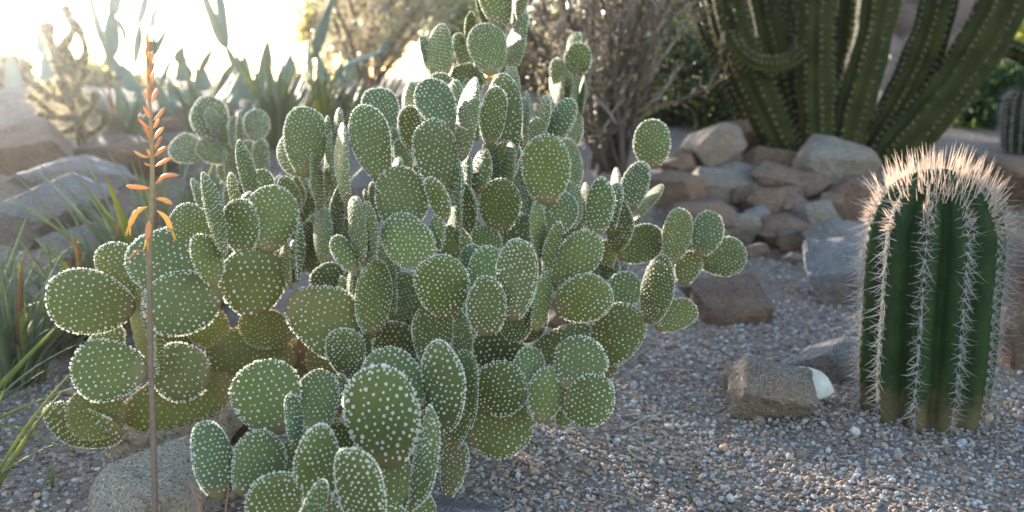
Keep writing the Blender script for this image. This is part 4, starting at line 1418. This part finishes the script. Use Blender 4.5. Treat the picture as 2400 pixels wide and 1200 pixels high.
# ------------------------------------------------------------------ cholla with golden spines
def cholla(label, foot, branches, seed, thick=.022):
    r = np.random.default_rng(seed)
    e = empty('cholla_cactus', foot)
    tag(e, label, 'cactus')
    for pts, w in branches:
        path = smooth_path([tuple(P(*p) - Vector(foot)) for p in pts], 18)
        n = len(path)
        rad = thick * w * (.8 + .2 * np.sin(np.linspace(0, 9, n)))
        rad[-1] *= .4
        V, F, T_ = tube(path, rad, 8)
        o = mk('branch', V, [F, T_], M['column'], e)
        mb = MB()
        t = np.gradient(path, axis=0)
        t /= np.linalg.norm(t, axis=1)[:, None]
        ln = np.sum(np.linalg.norm(np.diff(path, axis=0), axis=1))
        for _ in range(int(1500 * ln)):
            f = r.uniform(0, n - 1.01)
            i = int(f)
            c = path[i] + (path[i + 1] - path[i]) * (f - i)
            d = r.normal(size=3)
            d -= t[i] * (d @ t[i])
            d /= np.linalg.norm(d)
            spine_thin(mb, c + d * rad[i] * .9, d + t[i] * r.normal(.25, .4), r.uniform(.018, .036), .0012)
        g = mb.build('spines', M['gold_spine'], o, smooth=False)
        kind(g, 'stuff')


cholla('branching cholla cactus glowing with golden spines at the left', P(190, 340, 4.3), [
    ([(195, 345, 4.3), (185, 290, 4.3), (160, 230, 4.3), (140, 180, 4.3)], 1.2), ([(165, 240, 4.3), (120, 225, 4.28), (75, 195, 4.25)], .9), ([(180, 275, 4.3), (130, 275, 4.25), (88, 268, 4.2)], .9), ([(185, 300, 4.3), (145, 310, 4.25), (100, 315, 4.2)], .8),
    ([(160, 235, 4.3), (190, 190, 4.35), (205, 160, 4.35)], .9), ([(185, 285, 4.3), (215, 250, 4.3), (225, 215, 4.3)], .8), ([(120, 225, 4.28), (95, 235, 4.25), (65, 225, 4.2)], .7), ([(130, 275, 4.25), (110, 255, 4.2), (90, 240, 4.2)], .7), ([(200, 320, 4.3), (235, 300, 4.3), (250, 270, 4.3)], .7)], 3)
cholla('leaning dark cholla trunk with bare knobbly branches at upper left', P(215, 350, 4.9), [
    ([(215, 350, 4.9), (190, 260, 4.9), (160, 180, 4.9), (140, 110, 4.9)], 2.6), ([(150, 150, 4.9), (120, 100, 4.9), (110, 50, 4.9)], 1.6), ([(165, 180, 4.9), (200, 130, 4.9), (190, 80, 4.9), (165, 45, 4.9)], 1.2), ([(140, 120, 4.9), (170, 70, 4.9), (150, 10, 4.9)], 1.2), ([(190, 260, 4.9), (140, 230, 4.9), (110, 190, 4.9)], 1.0)], 5)


# ------------------------------------------------------------------ shrubs and trees
def leaves(centres, sizes, r, aspect=.5):
    n = len(centres)
    a = r.normal(size=(n, 3)); a /= np.linalg.norm(a, axis=1)[:, None]
    b = r.normal(size=(n, 3)); b = np.cross(a, b); b /= np.linalg.norm(b, axis=1)[:, None]
    s = np.asarray(sizes)[:, None]
    nrm = np.cross(a, b) * s * .18
    V = np.stack([centres - a * s, centres + b * s * aspect + nrm, centres + a * s, centres - b * s * aspect + nrm], 1).reshape(-1, 3)
    k = np.arange(n) * 4
    return V, np.stack([k, k + 1, k + 2, k + 3], -1)


def grow(r, start, d, ln, rad, depth, out, wig=.18, up=.06, n=8, kids=5, tips=None, kl=.62, fork=.6):
    p = np.array(start, float)
    d = np.array(d, float)
    path = [p.copy()]
    for i in range(n):
        d = d + r.normal(0, wig, 3) + np.array([0, 0, up])
        d /= np.linalg.norm(d)
        p = p + d * ln / n
        path.append(p.copy())
    path = np.array(path)
    out[min(depth, len(out) - 1)].append((path, np.linspace(rad, rad * .5, n + 1)))
    if tips is not None:
        tips.append(path[n // 3:])
    if depth + 1 < len(out):
        for _ in range(kids):
            i = r.integers(n // 4, n)
            dd = path[i] - path[i - 1]
            dd /= np.linalg.norm(dd)
            dd = dd + r.normal(0, fork, 3)
            dd /= np.linalg.norm(dd)
            grow(r, path[i], dd, ln * kl * r.uniform(.6, 1.1), rad * .55, depth + 1, out, wig, up, n, kids, tips, kl, fork)


def twiggy_shrub(label, foot, tops, seed, rad=.012, kids=6, leaf=None, leafn=0, lsize=.008, name='twiggy_shrub', levels=3):
    r = np.random.default_rng(seed)
    e = empty(name, foot)
    tag(e, label, 'shrub')
    tips = []
    for tp in tops:
        s = np.array([r.normal(0, .04), r.normal(0, .04), -.03])
        v = np.array(tp - foot) - s
        ln = np.linalg.norm(v)
        out = [[] for _ in range(levels)]
        grow(r, s, v / ln, ln, rad * r.uniform(.6, 1.2), 0, out, .12, .02, 9, kids, tips, .42, .5)
        mb = MB()
        for path, rd in out[0]:
            mb.add(*tube(path, rd, 6))
        st = mb.build('stem', M['shrub_bark'], e)
        mb = MB()
        for lev in out[1:]:
            for path, rd in lev:
                mb.add(*tube(path, np.maximum(rd * .8, .0012), 3, cap=False))
        tw = mb.build('twigs', M['twig'], st, smooth=False)
        kind(tw, 'stuff')
    if leaf:
        allp = np.concatenate(tips)
        for mname, frac in leaf:
            n = int(leafn * frac)
            c = allp[r.integers(0, len(allp), n)] + r.normal(0, .03, (n, 3))
            V, F = leaves(c, lsize * r.uniform(.6, 1.3, n), r)
            o = mk('leaves', V, F, M[mname], e, smooth=False)
            kind(o, 'stuff')
    return e


f = P(1440, 392, 3.95)
f.z = tz(f.x, f.y)
rr = random.Random(8)
tops = [P(rr.uniform(1215, 1560), rr.uniform(-260, -20), 3.95 + rr.uniform(-.25, .45)) for _ in range(26)] + [P(rr.uniform(1230, 1500), rr.uniform(40, 200), 3.95 + rr.uniform(-.3, .5)) for _ in range(10)]
twiggy_shrub('bare twiggy shrub with glinting brown stems behind the prickly pear', f, tops, 12, rad=.013, kids=7, leaf=[('leaf_pale', .9), ('leaf_yellow', .1)], leafn=11000, lsize=.005)

f2 = P(860, 300, 7.0)
f2.z = tz(f2.x, f2.y)
tops = [P(rr.uniform(740, 1010), rr.uniform(-120, 110), 7 + rr.uniform(-.5, .7)) for _ in range(14)]
twiggy_shrub('pale fuzzy shrub under the yellow leaved tree', f2, tops, 13, rad=.016, kids=6, leaf=[('leaf_pale', .7), ('leaf_olive', .2), ('leaf_yellow', .1)], leafn=9000, lsize=.012)


def tree(label, foot, height, crown_c, crown_r, leaf, n, seed, lsize, name='tree', trunk_r=.09, clumps=46):
    r = np.random.default_rng(seed)
    e = empty(name, foot)
    tag(e, label, 'tree' if 'tree' in name else 'shrub')
    cc = np.array(crown_c - foot)
    mb = MB()
    ends = []
    path = smooth_path([(0, 0, -.1), tuple(cc * .25 + r.normal(0, .05, 3)), tuple(cc * .6)], 10)
    mb.add(*tube(path, np.linspace(trunk_r, trunk_r * .55, 10), 8))
    for k in range(clumps):
        d = r.normal(size=3)
        d /= np.linalg.norm(d)
        p = cc + d * np.array(crown_r) * r.uniform(.25, .98)
        ends.append(p)
        s = path[r.integers(4, 10)]
        m_ = (s + p) / 2 + r.normal(0, .08, 3) * np.mean(crown_r)
        mb.add(*tube(smooth_path([tuple(s), tuple(m_), tuple(p)], 7), np.linspace(trunk_r * .3, trunk_r * .05, 7), 4))
    mb.build('trunk', M['shrub_bark'], e)
    for mname, frac in leaf:
        m = int(n * frac)
        k = r.integers(0, clumps, m)
        cl = np.array(ends)[k]
        cs = np.mean(crown_r) * r.uniform(.14, .34, clumps)
        pts = cl + r.normal(size=(m, 3)) * cs[k][:, None] * np.array([1, 1, .75])
        V, F = leaves(pts, lsize * r.uniform(.6, 1.4, m), r)
        o = mk('crown', V, F, M[mname], e, smooth=False)
        kind(o, 'stuff')
    return e


def place_tree(px, py, D, rpx, rpy, *a, **k):
    c = P(px, py, D)
    ft = Vector((c.x, c.y, tz(c.x, c.y)))
    lab = a[0]
    return tree(lab, ft, 2, c, (rpx / FPX * D, min(rpx, rpy) / FPX * D, rpy / FPX * D), *a[1:], **k)


place_tree(850, 10, 9.0, 150, 120, 'yellow leaved tree against the bright sky at top', [('leaf_olive', .55), ('leaf_dark', .25), ('leaf_yellow', .2)], 22000, 31, .035)
place_tree(1075, 70, 8.0, 55, 90, 'pale green feathery bush left of the top prickly pear pads', [('leaf_olive', .6), ('leaf_lime', .4)], 7000, 32, .028, name='bush', trunk_r=.05)
place_tree(1620, 185, 5.6, 175, 130, 'dark green leafy bush left of the columnar cactus', [('leaf_dark', .88), ('leaf_lime', .12)], 16000, 33, .022, name='bush', trunk_r=.05, clumps=60)
place_tree(1500, 60, 6.6, 170, 150, 'sunlit olive bush behind the twiggy shrub', [('leaf_dark', .45), ('leaf_olive', .25), ('leaf_pale', .15), ('leaf_lime', .15)], 11000, 34, .026, name='bush', trunk_r=.05, clumps=50)
place_tree(2320, 240, 5.6, 170, 130, 'dark green leafy bush right of the columnar cactus', [('leaf_dark', .9), ('leaf_lime', .1)], 16000, 35, .022, name='bush', trunk_r=.05, clumps=60)
place_tree(2400, 80, 6.4, 60, 50, 'bright lime leaved bush at the upper right edge', [('leaf_lime', .8), ('leaf_yellow', .2)], 2500, 36, .022, name='bush', trunk_r=.03)
place_tree(1265, 120, 6.8, 120, 160, 'olive bush behind the top of the main prickly pear', [('leaf_olive', .55), ('leaf_pale', .4), ('leaf_yellow', .05)], 8000, 37, .026, name='bush', trunk_r=.05)
place_tree(520, 262, 7.6, 170, 48, 'low grey green bush on the skyline behind the V shaped cactus', [('leaf_olive', .6), ('leaf_dark', .4)], 5000, 41, .03, name='bush', trunk_r=.04)
place_tree(230, 235, 7.0, 130, 80, 'dim bush in the glare behind the golden cholla', [('leaf_olive', .6), ('leaf_dark', .4)], 5000, 42, .03, name='bush', trunk_r=.04)
place_tree(-10, 240, 6.2, 90, 110, 'dark purplish tree mass at the left edge of the photo', [('leaf_dark', .7), ('leaf_olive', .3)], 8000, 38, .03, name='bush', trunk_r=.07)


# ------------------------------------------------------------------ small dry things
def dry(name, label, pts, w, mat):
    ps = [P(*p) for p in pts]
    o0 = ps[0]
    path = smooth_path([tuple(p - o0) for p in ps], 16)
    V, F, T_ = tube(path, np.linspace(w, w * .4, 16), 5)
    o = mk(name, V, [F, T_], M[mat])
    o.location = o0
    tag(o, label, 'dry stem')


dry('dry_grass', 'thin reddish dry stem in front of the granite rock at the bottom', [(472, 1250, 1.22), (468, 1190, 1.22), (452, 1150, 1.22), (446, 1122, 1.22)], .0028, 'red_dry')
dry('dry_grass', 'thin dangling dry stem below the leftmost foreground pad', [(528, 1240, 1.24), (530, 1190, 1.24), (536, 1140, 1.25), (532, 1128, 1.26)], .0018, 'red_dry')
def gdry(label, pts, w, mat='dry'):
    q = []
    for x, y in pts:
        p, D = on_ground(x, y)
        q.append((x, y - 4, D - .012))
    dry('dry_twig', label, q, w, mat)
gdry('curved dry twig lying on the gravel right of the front pads', [(1470, 1055), (1490, 1075), (1530, 1085), (1570, 1075)], .0022)
gdry('pale dry leaf strip on the gravel below the two right discs', [(1455, 1010), (1480, 1000), (1510, 985), (1535, 975)], .003)
gdry('thin straw across the gravel near the dark purplish boulder', [(1560, 815), (1600, 800), (1640, 790), (1660, 770)], .0018)


def litter():
    r = np.random.default_rng(64)
    mb = MB()
    for cx, cy, sd, n in ((-.1, 1.55, .28, 150), (.3, 1.7, .25, 110), (bb.x, bb.y + .05, .2, 130), (.6, 2.0, .45, 120)):
        for _ in range(n):
            x, y = cx + r.normal(0, sd), cy + r.normal(0, sd)
            if y < 1.2:
                continue
            a, ln = r.uniform(0, 6.28), r.uniform(.008, .032)
            p = np.array([x, y, tz(x, y) + r.uniform(.004, .009)])
            d = np.array([math.cos(a), math.sin(a), r.normal(0, .12)]) * ln
            k = np.array([-d[1], d[0], r.uniform(0, .5) * ln]) * r.normal(0, .25)
            mb.add(*tube(np.array([p, p + d * .5 + k, p + d]), [.0006, .0009, .0004], 3))
    o = mb.build('leaf_litter', M['dry'], smooth=False)
    kind(o, 'stuff')
    o['label'] = 'fallen spines and bits of straw scattered over the gravel'
    o['category'] = 'litter'


litter()


# ------------------------------------------------------------------ air volume added for lens glare
if GLARE_DENSITY > 0:
    def glare_volume():  # thin scattering box added to imitate veiling lens glare towards the sun
        x0, x1, y0, y1, z0, z1 = -45, 45, -6, 60, -3, 12
        V = [(x0, y0, z0), (x1, y0, z0), (x1, y1, z0), (x0, y1, z0), (x0, y0, z1), (x1, y0, z1), (x1, y1, z1), (x0, y1, z1)]
        F = np.array([(0, 3, 2, 1), (4, 5, 6, 7), (0, 1, 5, 4), (1, 2, 6, 5), (2, 3, 7, 6), (3, 0, 4, 7)])
        m = bpy.data.materials.new('glare_air')
        m.use_nodes = True
        t = m.node_tree
        t.nodes.remove(t.nodes['Principled BSDF'])
        v = t.nodes.new('ShaderNodeVolumePrincipled')
        v.inputs['Color'].default_value = (.95, .94, .95, 1)
        v.inputs['Density'].default_value = GLARE_DENSITY
        v.inputs['Anisotropy'].default_value = .94
        t.links.new(v.outputs[0], t.nodes['Material Output'].inputs['Volume'])
        o = mk('glare_volume', V, F, m, smooth=False)
        kind(o, 'stuff')
    glare_volume()
